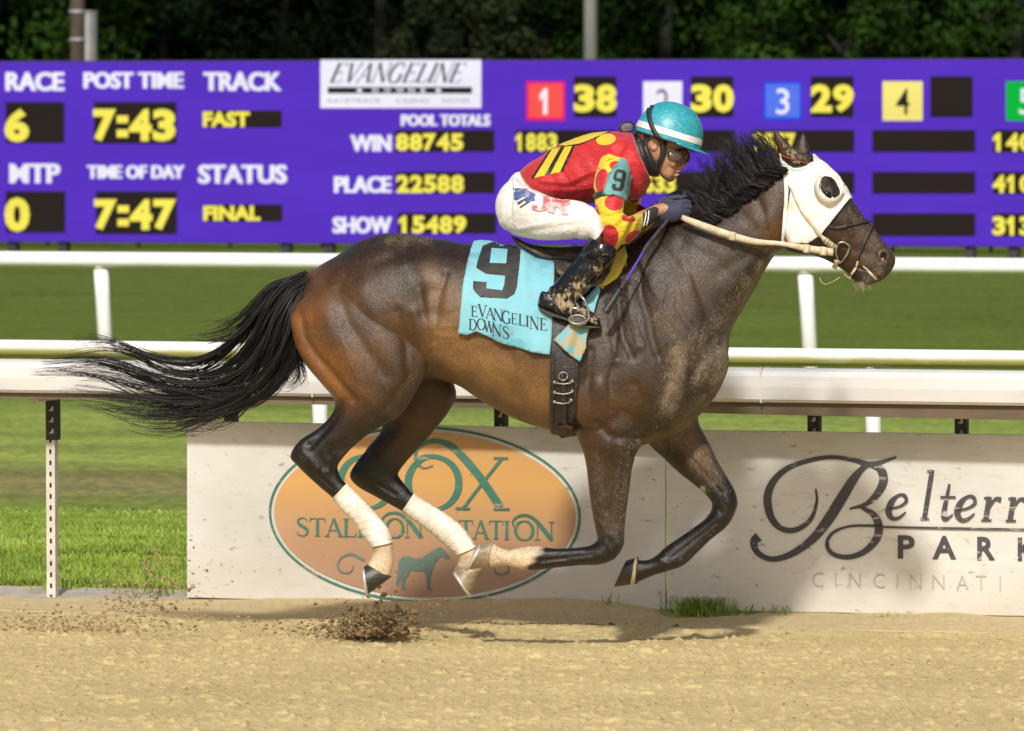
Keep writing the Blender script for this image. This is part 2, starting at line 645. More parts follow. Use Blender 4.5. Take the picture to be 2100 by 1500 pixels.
xs, ds = np.linspace(-3.4, 3.4, 820), np.linspace(-.12, 8.5, 620)
X, DD = np.meshgrid(xs, ds)
Yg = line_y(X, KERB0) - DD
grid_mesh("dirt_track", X, Yg, track_height(X, Yg) + 0.004, M_DIRT)
xs = np.r_[-400, -100, -30, -10, -3.4]
for k, (xa, da) in enumerate((((-400, -100, -30, -10, -3.4), (-.12, 2, 8.5, 30)), ((3.4, 10, 30, 100, 400), (-.12, 2, 8.5, 30)), ((-3.4, 0, 3.4), (8.5, 30)))):
    X, DD = np.meshgrid(np.array(xa, float), np.array(da, float))
    grid_mesh("dirt_track", X, line_y(X, KERB0) - DD, X * 0 + .003, M_DIRT)

# --- smooth sand drifted against the foot of the boards
xs, ds = np.linspace(-6, 6, 500), np.linspace(-.16, .64, 40)
X, DD = np.meshgrid(xs, ds)
Yg = line_y(X, FENCE0 - .02) - DD
u = np.clip(1 - np.maximum(DD - .02, 0) / .6, 0, 1)
px0 = CX + FPX * X / (CAM_DIST + Yg)
hill = np.interp(px0, [300, 420, 600, 800, 1000, 1130, 1260, 1345, 1385, 1480, 1600, 1850, 1960, 2030, 2100], [.008, .018, .028, .03, .044, .05, .045, .018, -.012, .006, .014, .02, .032, .02, .018])
Z = .006 + hill * u ** .8 * (1 + .35 * (vnoise(X, DD * 3, .22, 8) - .5)) + .006 * (vnoise(X * .6, Yg, .06, 9) - .5) * (u > 0)
Z = np.where(DD > .6, -.015, Z)
grid_mesh("sand_berm", X, Yg, Z, M_SAND)

# --- concrete footing strip under the open end of the rail
M_CONC = simple("old_concrete", (.5, .45, .37), (.36, .31, .25), 9, .9, bmp=.3, bscale=60)
mb = MB()
xa, xb = PL(-1400, 1200, FENCE0).x, PL(383, 1200, FENCE0 + .05).x
pts = []
for x, d, z in ((xa, -.02, .012), (xb, -.02, .012), (xb, .34, .034), (xa, .34, .034)):
    pts.append((x, line_y(x, FENCE0) + d, z))
mb.hexa([(p[0], p[1], -.06) for p in pts] + pts)
tag(mb.build("concrete_kerb", M_CONC), kind='structure')

# --- grass: real blades on the near strip and in tufts
M_BLADE, t, b = new_mat("grass_blade")
at = nd(t, "ShaderNodeAttribute", attribute_name="tint")
t.links.new(ramp(t, at.outputs["Fac"], [(0, (.07, .12, .018)), (.45, (.22, .31, .045)), (.85, (.38, .44, .09)), (1, (.5, .43, .2))]), b.inputs["Base Color"])
b.inputs["Roughness"].default_value = .6
b.inputs["Specular IOR Level"].default_value = .2


def blades(name, pos, height, width, lean, parent=None, loc=None, tint=None, r=rng):
    """One mesh of bent grass blades standing at pos (n, 3)."""
    n = len(pos)
    a = r.random(n) * 2 * np.pi
    ln = np.stack([np.cos(a), np.sin(a), np.zeros(n)], 1) * (lean * r.random(n))[:, None]
    b_ = r.random(n) * np.pi
    side = np.stack([np.cos(b_), np.sin(b_) * .5, np.zeros(n)], 1) * (width * (.6 + .8 * r.random(n)))[:, None]
    hh = height * (.5 + .8 * r.random(n)); up = np.stack([np.zeros(n), np.zeros(n), hh], 1)
    p0, p1 = pos - side, pos + side
    m0, m1 = pos + up * .6 + ln * hh[:, None] * .4 - side * .7, pos + up * .6 + ln * hh[:, None] * .4 + side * .7
    tip = pos + up * (1 - .25 * lean) + ln * hh[:, None]
    v = np.stack([p0, p1, m1, m0, tip], 1).reshape(-1, 3)
    base = np.arange(n) * 5
    f = [(i, i + 1, i + 2, i + 3) for i in base] + [(i + 3, i + 2, i + 4) for i in base]
    o = mesh_obj(name, v, f, M_BLADE, parent, loc)
    at = o.data.attributes.new("tint", 'FLOAT', 'POINT')
    tt = np.clip(.2 + .6 * r.random(n) if tint is None else tint, 0, 1)
    at.data.foreach_set("value", np.repeat(tt, 5).astype(np.float32))
    return o


n = 62000
gx = rng.uniform(-3.6, 1.2, n); gd = rng.uniform(.3, 1, n) ** 1.6 * 7.0 - .62
gd = gd[(gd > .3)]; gx = gx[:len(gd)]
gpos = np.stack([gx, line_y(gx, FENCE0) + gd, np.zeros(len(gd)) - .02], 1)
fade = np.clip(1.15 - gd / 6.5, .25, 1)
gt = np.clip(.05 + .55 * vnoise(gx * .6, gd, .35, 12) + .3 * vnoise(gx, gd, .09, 13) + .25 * (rng.random(len(gx)) - .4), 0, 1)
fade = fade * (.45 + .8 * vnoise(gx, gd, .3, 14))
tag(blades("verge_grass", gpos, .055 * fade, .0026, 1.1, tint=gt), "unmown bright green grass along the inside of the rail", "grass", kind='stuff')

# ================================================================== LETTERED BOARDS UNDER THE RAIL
def board_material():
    m, t, b = new_mat("board_white")
    vec = coords(t, (.35, 1, 1))
    spots = noise(t, vec, 42, 3, .6)
    grime = noise(t, coords(t, (.5, 1, .7)), 2.2, 5)
    c = ramp(t, grime, [(.3, (.5, .485, .44)), (.65, (.68, .665, .62))])
    c = mix(t, ramp(t, spots, [(.26, (.8, .8, .8)), (.36, (0, 0, 0))]), c, (.27, .21, .14))
    st = noise(t, coords(t, (.12, 1, 1.5)), 26, 4, .6)
    c = mix(t, ramp(t, st, [(.55, (0, 0, 0)), (.75, (.35, .35, .35))]), c, (.38, .33, .26))
    sep = nd(t, "ShaderNodeSeparateXYZ"); t.links.new(coords(t), sep.inputs[0])
    mr = nd(t, "ShaderNodeMapRange"); mr.inputs["From Min"].default_value = .03; mr.inputs["From Max"].default_value = .3
    mr.inputs["To Min"].default_value = .55; mr.inputs["To Max"].default_value = 0
    t.links.new(sep.outputs["Z"], mr.inputs["Value"])
    mm = nd(t, "ShaderNodeMath", operation='MULTIPLY'); t.links.new(mr.outputs[0], mm.inputs[0]); t.links.new(noise(t, coords(t, (.6, 1, 1)), 9, 5), mm.inputs[1])
    c = mix(t, mm.outputs[0], c, (.48, .41, .3))
    t.links.new(c, b.inputs["Base Color"])
    b.inputs["Roughness"].default_value = .5
    return m


M_BOARD = board_material()


def worn(name, c, wear=(.62, .57, .5), amount=.42, scale=30):
    """Print that has been scratched along the run of the track."""
    m, t, b = new_mat(name)
    f = noise(t, coords(t, (.22, 1, 1.6)), scale, 5, .7)
    g = noise(t, coords(t, (.5, 1, 1)), 5, 3)
    cc = ramp(t, g, [(.3, tuple(x * .85 for x in c)), (.7, tuple(x * 1.12 for x in c))])
    t.links.new(mix(t, ramp(t, f, [(amount - .1, (.85, .85, .85)), (amount, (0, 0, 0))]), cc, wear), b.inputs["Base Color"])
    b.inputs["Roughness"].default_value = .5
    return m


M_INK = worn("faded_black_print", (.06, .055, .062))
M_GREY = worn("pale_grey_print", (.42, .4, .37), amount=.45)
M_GREEN = worn("green_print", (.045, .17, .12), (.4, .28, .17), .42)
M_TEAL = worn("dull_teal_print", (.12, .18, .15), (.42, .25, .16), .4)
M_OVAL, t, b = new_mat("orange_oval_print")
sep = nd(t, "ShaderNodeSeparateXYZ"); t.links.new(coords(t), sep.inputs[0])
mr = nd(t, "ShaderNodeMapRange"); mr.inputs["From Min"].default_value = .05; mr.inputs["From Max"].default_value = .62
t.links.new(sep.outputs["Z"], mr.inputs["Value"])
c = ramp(t, mr.outputs[0], [(0, (.33, .19, .12)), (.45, (.42, .24, .125)), (.8, (.58, .32, .1)), (1, (.58, .31, .1))])   # orange above, darker and browner towards the bottom
c = mix(t, ramp(t, noise(t, coords(t, (.35, 1, 1)), 40, 3, .6), [(.22, (.7, .7, .7)), (.32, (0, 0, 0))]), c, (.25, .15, .1))
c = mix(t, ramp(t, noise(t, coords(t, (.3, 1, 1)), 1.6, 3), [(.42, (0, 0, 0)), (.7, (.45, .45, .45))]), c, (.5, .41, .31))
t.links.new(c, b.inputs["Base Color"]); b.inputs["Roughness"].default_value = .45


def board(px0, px1, label, tl, tr, bl, br):
    q = [PL(px0, bl, FENCE0), PL(px1, br, FENCE0), PL(px1, tr, FENCE0), PL(px0, tl, FENCE0)]
    bk = Vector((YAW, 1, 0)).normalized() * .02
    root = empty("advertising_board", (q[0] + q[1]) / 2)
    tag(root, label, "sign board")
    o = MB().hexa(q + [p + bk for p in q]).build("panel", M_BOARD, root)
    bv = o.modifiers.new("edge", 'BEVEL'); bv.width = .003; bv.segments = 2
    for px in (px0 + 12, px1 - 12):                 # bolts
        for fr in (.08, .93):
            p = PL(px, tl + (bl - tl) * fr + .016 * (px - px0), FENCE0, .003)
            MB().add(*tube_geo([p + bk * .1, p - bk * .25], .008, 8)).build("bolt", M_CONC, root)
    return root


def ontoboard(lift0):
    return lambda a, b, k=0.0: PL(a, b, FENCE0, lift0 + k)


def board_strokes(root, name, strokes, mat_, lift=.004):
    return strokes_mesh(strokes, ontoboard(lift)).build(name, mat_, root)


B1 = board(383, 1364, "white board with an orange oval emblem and green lettering", 864, 881, 1226, 1251)
B2 = board(1367, 2420, "white board with a large black script initial and park lettering", 881, 897, 1251, 1270)

SL = .018
ov = lambda rx, ry: [(871 + rx * math.cos(a), 1056 + ry * math.sin(a) + (rx * math.cos(a)) * SL) for a in np.linspace(0, 2 * math.pi, 90, endpoint=False)]
v, f = fill([ov(320, 181), ov(315, 176)], 30)
mesh_obj("oval_outline", [PL(a, b, FENCE0, .004) for a, b in v], f, M_GREEN, B1, smooth=False)
v, f = fill([ov(309, 169)], 40)
mesh_obj("oval_field", [PL(a, b, FENCE0, .004) for a, b in v], f, M_OVAL, B1, smooth=False)
S = []
ow = lambda p, hi, lo: [lo + (hi - lo) * abs(p[min(i + 1, len(p) - 1)][1] - p[max(i - 1, 0)][1]) / (math.dist(p[min(i + 1, len(p) - 1)], p[max(i - 1, 0)]) + 1e-6) for i in range(len(p))]
pO = arc(889, 991, 52, 54, 0, 360, 40); S.append(ribbon(pO, ow(pO, 15, 5)))
pC = arc(752, 989, 54, 54, 48, 315, 36); S.append(ribbon(pC, ow(pC, 15, 5)))
S.append(ribbon([(790, 946), (797, 962)], 6, 4, False))
S.append(ribbon([(888, 955), (868, 960), (853, 945), (856, 920), (884, 905), (919, 912), (948, 936), (985, 980), (1026, 1040)], [3, 4, 6, 7, 9, 12, 15, 16, 16]))
S.append(ribbon([(1029, 941), (990, 990), (950, 1042)], 6, 8))
for x0, x1, y in ((1012, 1045, 1044), (934, 964, 1043), (1012, 1042, 940)): S.append(ribbon([(x0, y), (x1, y + .5)], 5, 4, False))
S.append(ribbon([(846, 962), (858, 942), (880, 936), (910, 942), (934, 965)], [3, 7, 8, 9, 5]))
board_strokes(B1, "initials_lettering", S, M_GREEN, .008)
S = serif_text("STALL", (606, 1062, 762, 1099), .02) + serif_text("I", (768, 1064, 784, 1101), .02) + serif_text("ON", (790, 1064, 868, 1102), .02)
S += serif_text("STATI", (914, 1066, 1046, 1104), .02) + serif_text("ON", (1054, 1069, 1137, 1107), .02)
for dx, dy in ((0, 0), (267, 5)):
    S.append(ribbon([(790 + dx, 1078 + dy), (784 + dx, 1066 + dy), (796 + dx, 1054 + dy), (816 + dx, 1053 + dy), (838 + dx, 1068 + dy), (866 + dx, 1102 + dy)], [3, 4, 5, 6, 6, 5]))
board_strokes(B1, "name_lettering", S, M_GREEN, .008)
hs = [(818, 1150), (826, 1142), (838, 1141), (850, 1146), (866, 1144), (878, 1136), (890, 1128), (902, 1122), (908, 1127), (916, 1133), (924, 1143), (921, 1148), (912, 1145), (903, 1142),
      (897, 1150), (890, 1160), (886, 1172), (883, 1185), (881, 1200), (886, 1212), (876, 1211), (875, 1196), (874, 1178), (868, 1172), (852, 1172), (844, 1170), (838, 1178), (832, 1188),
      (830, 1200), (833, 1210), (823, 1209), (822, 1194), (824, 1180), (820, 1190), (815, 1205), (812, 1198), (815, 1176)]
v, f = fill([hs], 10)
mesh_obj("horse_emblem", [PL(a, b, FENCE0, .007) for a, b in v], f, M_TEAL, B1, smooth=False)
S = [ribbon([(748, 1150), (720, 1137), (698, 1146), (693, 1164), (704, 1175), (720, 1172), (725, 1160)], [5, 5, 4, 4, 3, 3, 2]),
     ribbon([(990, 1155), (1015, 1142), (1038, 1152), (1042, 1170), (1030, 1179), (1016, 1174), (1013, 1163)], [5, 5, 4, 4, 3, 3, 2])]
board_strokes(B1, "scroll_emblem", S, M_TEAL, .008)

S = [ribbon([(1673, 1003), (1675, 1030), (1662, 1066), (1632, 1087), (1602, 1084), (1581, 1060), (1574, 1021), (1587, 986), (1618, 959), (1663, 944), (1706, 938), (1750, 944), (1779, 953)],
            [4, 6, 9, 11, 12, 15, 17, 14, 11, 9, 8, 9, 12]),
     ribbon([(1778, 951), (1800, 950), (1838, 938)], [8, 9, 4]),
     ribbon([(1787, 951), (1768, 962), (1749, 985), (1723, 1027), (1695, 1071), (1663, 1109), (1620, 1138), (1582, 1147), (1554, 1134), (1546, 1112), (1556, 1101)], [8, 12, 18, 22, 21, 17, 13, 11, 12, 16, 20]),
     ribbon([(1785, 954), (1805, 962), (1812, 985), (1800, 1012), (1776, 1034), (1742, 1044)], [8, 16, 18, 15, 9, 4]),
     ribbon([(1765, 1040), (1792, 1056), (1802, 1080), (1797, 1106), (1772, 1132), (1738, 1143), (1706, 1135), (1696, 1113), (1711, 1091), (1748, 1079), (1810, 1079)], [6, 13, 17, 16, 12, 10, 9, 8, 6, 5, 6])]
board_strokes(B2, "script_initial", S, M_INK, .004)


def italic(ch, x, base, xh, w):
    """Bold slanted lower-case strokes; x-height xh px, letter width w px."""
    g = {'e': [([(.12, .42), (.6, .52), (.86, .72), (.74, .95), (.48, .96), (.22, .7), (.16, .32), (.36, .06), (.64, .07), (.92, .3)], [.1, .1, .16, .16, .13, .26, .3, .2, .14, .07])],
         'l': [([(.5, 1.98), (.5, .05)], .3), ([(.2, 1.94), (.6, 1.94)], .1), ([(.25, .05), (.8, .05)], .1)],
         't': [([(.5, 1.45), (.45, .3), (.6, .06), (.95, .25)], [.14, .3, .24, .07]), ([(.12, .93), (.95, .93)], .12)],
         'r': [([(.35, .98), (.35, .04)], .27), ([(.1, .93), (.4, .93)], .1), ([(.14, .05), (.64, .05)], .1), ([(.4, .5), (.65, .88), (.95, .86)], [.1, .16, .28])],
         'a': [([(.8, .98), (.7, .2), (.95, .08)], [.27, .27, .1]), ([(.75, .85), (.5, .97), (.2, .65), (.18, .25), (.4, .04), (.68, .3)], [.12, .14, .25, .27, .15, .1])]}[ch]
    out = []
    for pts, wd in g:
        q = [(x + p * w + y * xh * .16, base - y * xh) for p, y in pts]
        k = w * .95
        out.append(ribbon(q, [a * k for a in wd] if isinstance(wd, list) else wd * k, None if len(q) > 2 else 6, len(q) > 2))
    return out


S = []
for ch, x, w in (('e', 1812, 47), ('l', 1878, 34), ('t', 1916, 38), ('e', 1953, 47), ('r', 2006, 42), ('r', 2056, 42), ('a', 2104, 48)):
    S += italic(ch, x, 1066 + (x - 1812) * .02, 52, w)
S.append(ribbon([(1806, 1081), (2420, 1092)], 4.5, 10, False))
board_strokes(B2, "script_lettering", S, M_INK, .008)
mb = MB()
for ch, x0, x1 in (('P', 1841, 1876), ('A', 1912, 1961), ('R', 2004, 2041), ('K', 2087, 2126)):
    text_on(mb, ch, (x0, 1098 + (x0 - 1840) * .02, x1, 1146 + (x0 - 1840) * .02), ontoboard(.004), .03)
mb.build("park_lettering", M_INK, B2)
mb = MB()
for ch, x0, x1 in (('C', 1666, 1689), ('I', 1713, 1715.5), ('N', 1741, 1765), ('C', 1791, 1815), ('I', 1839, 1841.5), ('N', 1866, 1890), ('N', 1912, 1937), ('A', 1961, 1986), ('T', 2001, 2023), ('I', 2050, 2052.5)):
    text_on(mb, ch, (x0, 1174 + (x0 - 1666) * .02, x1, 1204 + (x0 - 1666) * .02), ontoboard(.004), -.012)
mb.build("city_lettering", M_GREY, B2)

# ================================================================== RAILS
M_ALU = simple("white_rail", (.63, .62, .6), (.4, .4, .41), 2.6, .36, (.3, 1, 1), .06, 30, spec=.5, lo=.28, hi=.52, detail=7)
M_WPAINT = simple("white_paint", (.86, .86, .86), (.78, .78, .78), 3, .45)
M_LIP = simple("rail_lip", (.16, .115, .075), (.1, .07, .045), 6, .7, (.3, 1, 1))
M_POST = simple("galvanised_post", (.62, .59, .52), (.5, .46, .38), 14, .5, bmp=.1)
M_POST_SHADE = simple("shaded_post_steel", (.03, .027, .022), (.015, .013, .012), 14, .6)  # dark upper post steel, with the rail's shade put into the colour
M_ALGAE, t, b = new_mat("algae_rail")
sep = nd(t, "ShaderNodeSeparateXYZ"); t.links.new(coords(t), sep.inputs[0])
mr = nd(t, "ShaderNodeMapRange"); mr.inputs["From Min"].default_value = .985; mr.inputs["From Max"].default_value = .945
t.links.new(sep.outputs["Z"], mr.inputs["Value"])
mm = nd(t, "ShaderNodeMath", operation='MULTIPLY_ADD'); t.links.new(noise(t, coords(t, (.4, 1, 1)), 7, 6, .7), mm.inputs[0]); mm.inputs[1].default_value = 1.6; mm.inputs[2].default_value = -.75
m2 = nd(t, "ShaderNodeMath", operation='ADD', use_clamp=True); t.links.new(mr.outputs[0], m2.inputs[0]); t.links.new(mm.outputs[0], m2.inputs[1])
m3 = nd(t, "ShaderNodeMath", operation='MULTIPLY', use_clamp=True); t.links.new(m2.outputs[0], m3.inputs[0]); t.links.new(mr.outputs[0], m3.inputs[1])
t.links.new(mix(t, m3.outputs[0], (.85, .85, .82), (.34, .33, .1)), b.inputs["Base Color"]); b.inputs["Roughness"].default_value = .5

ALONG = Vector((1, -YAW, 0)).normalized()
BACK = Vector((YAW, 1, 0)).normalized()


def extrude_profile(mb, prof, y0, x0, x1, mi=0, close=True):
    """prof: (distance behind the plane, z) points; swept along the rail between x0 and x1."""
    n = len(prof)
    v = [Vector((x, line_y(x, y0), z)) + BACK * d for x in (x0, x1) for d, z in prof]
    f = [(i, (i + 1) % n, n + (i + 1) % n, n + i) for i in range(n)] + [tuple(range(n - 1, -1, -1)), tuple(range(n, 2 * n))]
    return mb.add(v, f, mi)


def perforated_post(root, px, y0, ztop, zbot, w=.038, name="post", lean=.006):
    base = PL(px, 1000, y0); base.z = 0
    mb = MB()
    ax = (ALONG, BACK, Vector((0, 0, 1)))
    for s in (-1, 1):                               # side walls with returned edges
        mb.box(base + ALONG * s * (w / 2 - .002) + BACK * w / 2 + Vector((0, 0, (ztop + zbot) / 2)), (.004, w, ztop - zbot), ax)
    z, i = zbot, 0
    for d in (.002, w - .002):
        for s in (-1, 1):
            mb.box(base + ALONG * s * (w / 2 - .009) + BACK * d + Vector((0, 0, (ztop + zbot) / 2)), (.0100, .004, ztop - zbot - .001), ax)
        z = zbot
        while z < ztop:
            h = min(.026, ztop - z)
            mb.box(base + BACK * d + Vector((0, 0, z + h / 2)), (w - .0284, .004, h), ax)
            z += .0455
    for i, p in enumerate(mb.v):
        mb.v[i] = tuple(Vector(p) - ALONG * lean * (p[2] - zbot))
    return mb.build(name, M_POST_SHADE if name == "sleeve" else M_POST, root)  # "sleeve" is the added upper post cover that carries the rail's shade


RAIL0 = 1.45
zt, zb = .992, .859
root = empty("track_rail", (0, RAIL0, 0))
tag(root, "white metal rail of the dirt track on perforated posts, nearest the horse", "rail fence")
mb = MB()
prof = [(.012, zb), (0, zb + .012), (-.004, zb + .06), (0, zt - .03), (.012, zt - .01), (.035, zt), (.1, zt), (.122, zt - .012), (.13, zt - .035), (.13, zb + .01), (.122, zb), (.1, zb), (.1, zb + .02), (.03, zb + .02), (.03, zb)]
extrude_profile(mb, prof, RAIL0, -30, 30)
o = mb.build("rail_beam", M_ALU, root, smooth=False)
mb = MB()
v = []
for x, zl in ((-30, .845), (-2.2, .838), (2.2, .8), (30, .795)):
    q = Vector((x, line_y(x, RAIL0), 0)) + BACK * .034
    v += [q + Vector((0, 0, zb + .018)), q + Vector((0, 0, zl)), q + BACK * .05 + Vector((0, 0, zl)), q + BACK * .05 + Vector((0, 0, zb + .018))]
f = [(i * 4 + a, i * 4 + (a + 1) % 4, i * 4 + 4 + (a + 1) % 4, i * 4 + 4 + a) for i in range(3) for a in range(4)]
mb.add(v, f); mb.build("under_lip", M_LIP, root)
for px in (640, 1560, 2500, -300):                   # joints of the rail lengths
    q = PL(px, 800, RAIL0)
    MB().box(Vector((q.x, q.y, (zt + zb) / 2)) + BACK * .066, (.006, .134, zt - zb + .004), (ALONG, BACK, Vector((0, 0, 1)))).build("rail_joint", M_ALU, root)
POST0 = FENCE0 + .03
for px in (-1190, -815, -440, 105, 471, 1025, 1668, 1970, 2400, 2780):
    perforated_post(root, px, POST0, .83, -.02)
    perforated_post(root, px, POST0 - .004, .832, .655, .047, "sleeve", .006)  # added cover on the upper post, the rail's shade painted into its colour
    base = PL(px, 1000, POST0)
    mb = MB().box(Vector((base.x, base.y, .835)) - BACK * .09, (.05, .24, .03), (ALONG, BACK, Vector((0, 0, 1))))
    mb.build("bracket", M_POST, root)


def turf_rail(label, y0, z0, r, posts, mat_, lean, pw, zpost):
    root = empty("turf_rail", (0, y0, 0))
    tag(root, label, "rail fence", "white rails of the turf course")
    mb = MB()
    prof = [(r * math.cos(a), z0 + r * .95 * math.sin(a)) for a in np.linspace(0, 2 * math.pi, 20, endpoint=False)]
    extrude_profile(mb, prof, y0, -45, 45)
    mb.build("rail_beam", mat_, root, smooth=True)
    for px in posts:
        q = PL(px, 600, y0); q.z = 0
        top = q + BACK * .02 + Vector((0, 0, z0 - r * .9))
        bot = top + ALONG * lean + Vector((0, 0, -top.z - .02))
        mb = MB().tube([bot, bot * .25 + top * .75, top], [pw, pw, pw], 12)
        mb.build("post", M_WPAINT, root, smooth=True)
        MB().tube([top - Vector((0, 0, .012)), top + Vector((0, 0, r * .35))], [pw * 1.08, pw * 1.08], 12).build("post_clamp", M_POST, root, smooth=True)
    return root


turf_rail("white round rail streaked with green algae behind the track rail", 3.6, .955, .0405, [-2755, -1620, -485, 650, 1785, 2920], M_ALGAE, .03, .034, 0)
turf_rail("clean white round rail farthest back, in front of the tote board", 21.0, .916, .058, [-2680, -1240, 205, 1650, 3095], M_WPAINT, .055, .053, 0)

# ================================================================== TOTE BOARD
SB0 = 57.0
BL = {}
for nm, c in (("purple", (90, 50, 196)), ("white", (246, 244, 255)), ("yellow", (255, 240, 92)), ("black", (41, 33, 30)), ("red", (255, 88, 82)), ("magenta", (240, 22, 120)),
              ("silver", (244, 240, 255)), ("blue", (88, 120, 238)), ("cream", (255, 238, 128)), ("green", (0, 186, 62)), ("ink", (44, 38, 40)), ("grey", (130, 125, 135)), ("deepblue", (40, 70, 225))):
    BL[nm] = glow("screen_" + nm, c)
M_CASE = simple("board_case", (.03, .03, .035), (.02, .02, .02), 5, .6)
tote = empty("tote_board", PL(1050, 544, SB0))
tag(tote, "long purple electronic race board with yellow numbers and white captions", "scoreboard")


def quad(px0, py0, px1, py1, off, mb=None, mi=0, tilt=True):
    mb = mb or MB()
    return mb.add([PL(px0, py1, SB0, off), PL(px1, py1, SB0, off), PL(px1, py0, SB0, off), PL(px0, py0, SB0, off)], [(0, 1, 2, 3)], mi)


L_, R_ = -160, 2420
q = [PL(L_, 496.5, SB0), PL(R_, 509.5, SB0), PL(R_, 119, SB0), PL(L_, 125.5, SB0)]
MB().hexa(q + [p + BACK * .35 for p in q]).build("case", M_CASE, tote)
mb = MB(); g = .012
q2 = [PL(L_ + 6, 494.5, SB0, g), PL(R_ - 6, 507.5, SB0, g), PL(R_ - 6, 121.5, SB0, g), PL(L_ + 6, 127.5, SB0, g)]
mb.add(q2, [(0, 1, 2, 3)]).build("screen", BL["purple"], tote)
for px0, px1 in ((28, 132), (588, 676), (1250, 1340), (1990, 2080)):
    a, b_ = PL(px0, 500, SB0, -.1), PL(px1, 500, SB0, -.1)
    for p in (a, b_):
        MB().box(Vector((p.x, p.y, (p.z - .02) / 2)), (.12, .12, p.z + .06), (ALONG, BACK, Vector((0, 0, 1)))).build("leg", M_CASE, tote)
onb = lambda off: (lambda a, b, k=0.0: PL(a, b, SB0, off))


def caption(s, box, mname="white", bold=.042, name="caption", **kw):
    mb = MB()                                       # drawn three times a hair apart: the heavy face of the lamps
    for i, dx in enumerate((-1.6, 1.6, 0)):
        text_on(mb, s, (box[0] + 1.6 + dx, box[1], box[2] - 1.6 + dx, box[3]), onb(.03 + .008 * i), .022, **kw)
    return mb.build(name, BL[mname], tote)


def window(box, digits=None, dbox=None, bold=.05):
    w = quad(*box, .024).build("number_window", BL["black"], tote)
    if digits:
        (digits_on if digits[0] in '0123456789' else text_on)(mb := MB(), digits, dbox, onb(.036), bold)
        mb.build("digits", BL["yellow"], w)


for s, bx in (("RACE", (11, 148, 132, 187)), ("POST TIME", (171, 148, 377, 182)), ("TRACK", (417, 148, 578, 187)), ("MTP", (19, 336, 124, 376)), ("TIME OF DAY", (178, 339, 379, 367)),
              ("STATUS", (406, 338, 589, 377)), ("POOL TOTALS", (822, 235, 1006, 259)), ("WIN", (718, 277, 803, 311)), ("PLACE", (685, 362, 803, 396)), ("SHOW", (682, 445, 804, 479))):
    caption(s, bx)
window((12, 210, 132, 294), "6", (8, 223, 61, 292)); window((193, 210, 362, 295), "7:43", (190, 224, 361, 290))
window((418, 227, 578, 262), "FAST", (416, 229, 512, 261)); window((12, 393, 134, 478), "0", (8, 405, 62, 476))
window((197, 393, 363, 481), "7:47", (192, 409, 362, 472)); window((417, 420, 579, 455), "FINAL", (417, 422, 534, 453))
window((811, 267, 1014, 312), "88745", (811, 274, 951, 310)); window((812, 353, 1015, 397), "22588", (812, 359, 952, 396)); window((816, 437, 1018, 480), "15489", (816, 443, 957, 479))
lg = quad(657, 123, 987, 222, .024).build("logo_panel", BL["white"], tote)
S = serif_text("EVANGELINE", (674, 130, 944, 170), 0, .45)
strokes_mesh(S, lambda a, b, k=0.0: PL(a, b, SB0, .034 + k), .001).build("logo_lettering", BL["ink"], lg)
quad(672, 179, 968, 192, .034).build("logo_bar", BL["ink"], lg)
mb = MB()
for s, bx in (("D", (764, 181, 776, 190)), ("O", (788, 181, 801, 190)), ("W", (812, 181, 829, 190)), ("N", (838, 181, 850, 190)), ("S", (862, 181, 873, 190)), ("•", (731, 182, 743, 190)), ("•", (893, 182, 905, 190))):
    text_on(mb, s, bx, onb(.044), .03)
mb.build("logo_lettering", BL["white"], lg)
mb = MB()
for s, bx in (("RACETRACK", (672, 203, 782, 211)), ("CASINO", (812, 203, 880, 211)), ("HOTEL", (908, 203, 966, 211))): text_on(mb, s, bx, onb(.034), .0)
mb.build("logo_lettering", BL["grey"], lg)


def entry(x, colr, dig, digc, w=80, odds=None, border=None):
    b_ = quad(x, 167, x + w, 248, .024).build("entry_square", BL[border or colr], tote)
    if border: quad(x + 5, 172, x + w - 5, 242, .03).build("square_face", BL[colr], b_)
    digits_on(mb := MB(), dig, (x + w * .33, 182, x + w * .68, 235), onb(.04), .005)
    mb.build("entry_number", BL[digc], b_)
    window((x + 98, 157, x + 185, 241), odds, (x + 97, 173, x + 187, 231))


entry(1079, "red", "1", "white", odds="38", border="magenta"); entry(1319, "silver", "2", "grey", odds="30"); entry(1565, "blue", "3", "white", odds="29", border="deepblue")
entry(1810, "cream", "4", "ink", 82); entry(2063, "green", "5", "white")
rows = ((267, 313), (353, 398), (438, 485))
for x0, x1, d in ((1058, 1263, ("1883", None, None)), (1300, 1507, (None, "4633", None)), (1546, 1752, ("2577", None, None)), (1789, 2000, (None, None, None)), (2037, 2245, ("14052", "41027", "31356"))):
    for (y0, y1), s in zip(rows, d):
        window((x0, y0, x1, y1), s, (x0 - 2, y0 + 6, x0 - 2 + (27.5 if len(s) == 5 else 22) * len(s), y1 - 2) if s else None)

# ================================================================== POLES
M_RUST = simple("weathered_pole", (.16, .12, .1), (.09, .07, .06), 5, .6, (1, 1, .3))
M_STEEL = simple("grey_steel", (.42, .42, .44), (.34, .34, .36), 4, .45, (1, 1, .3), metal=.2)


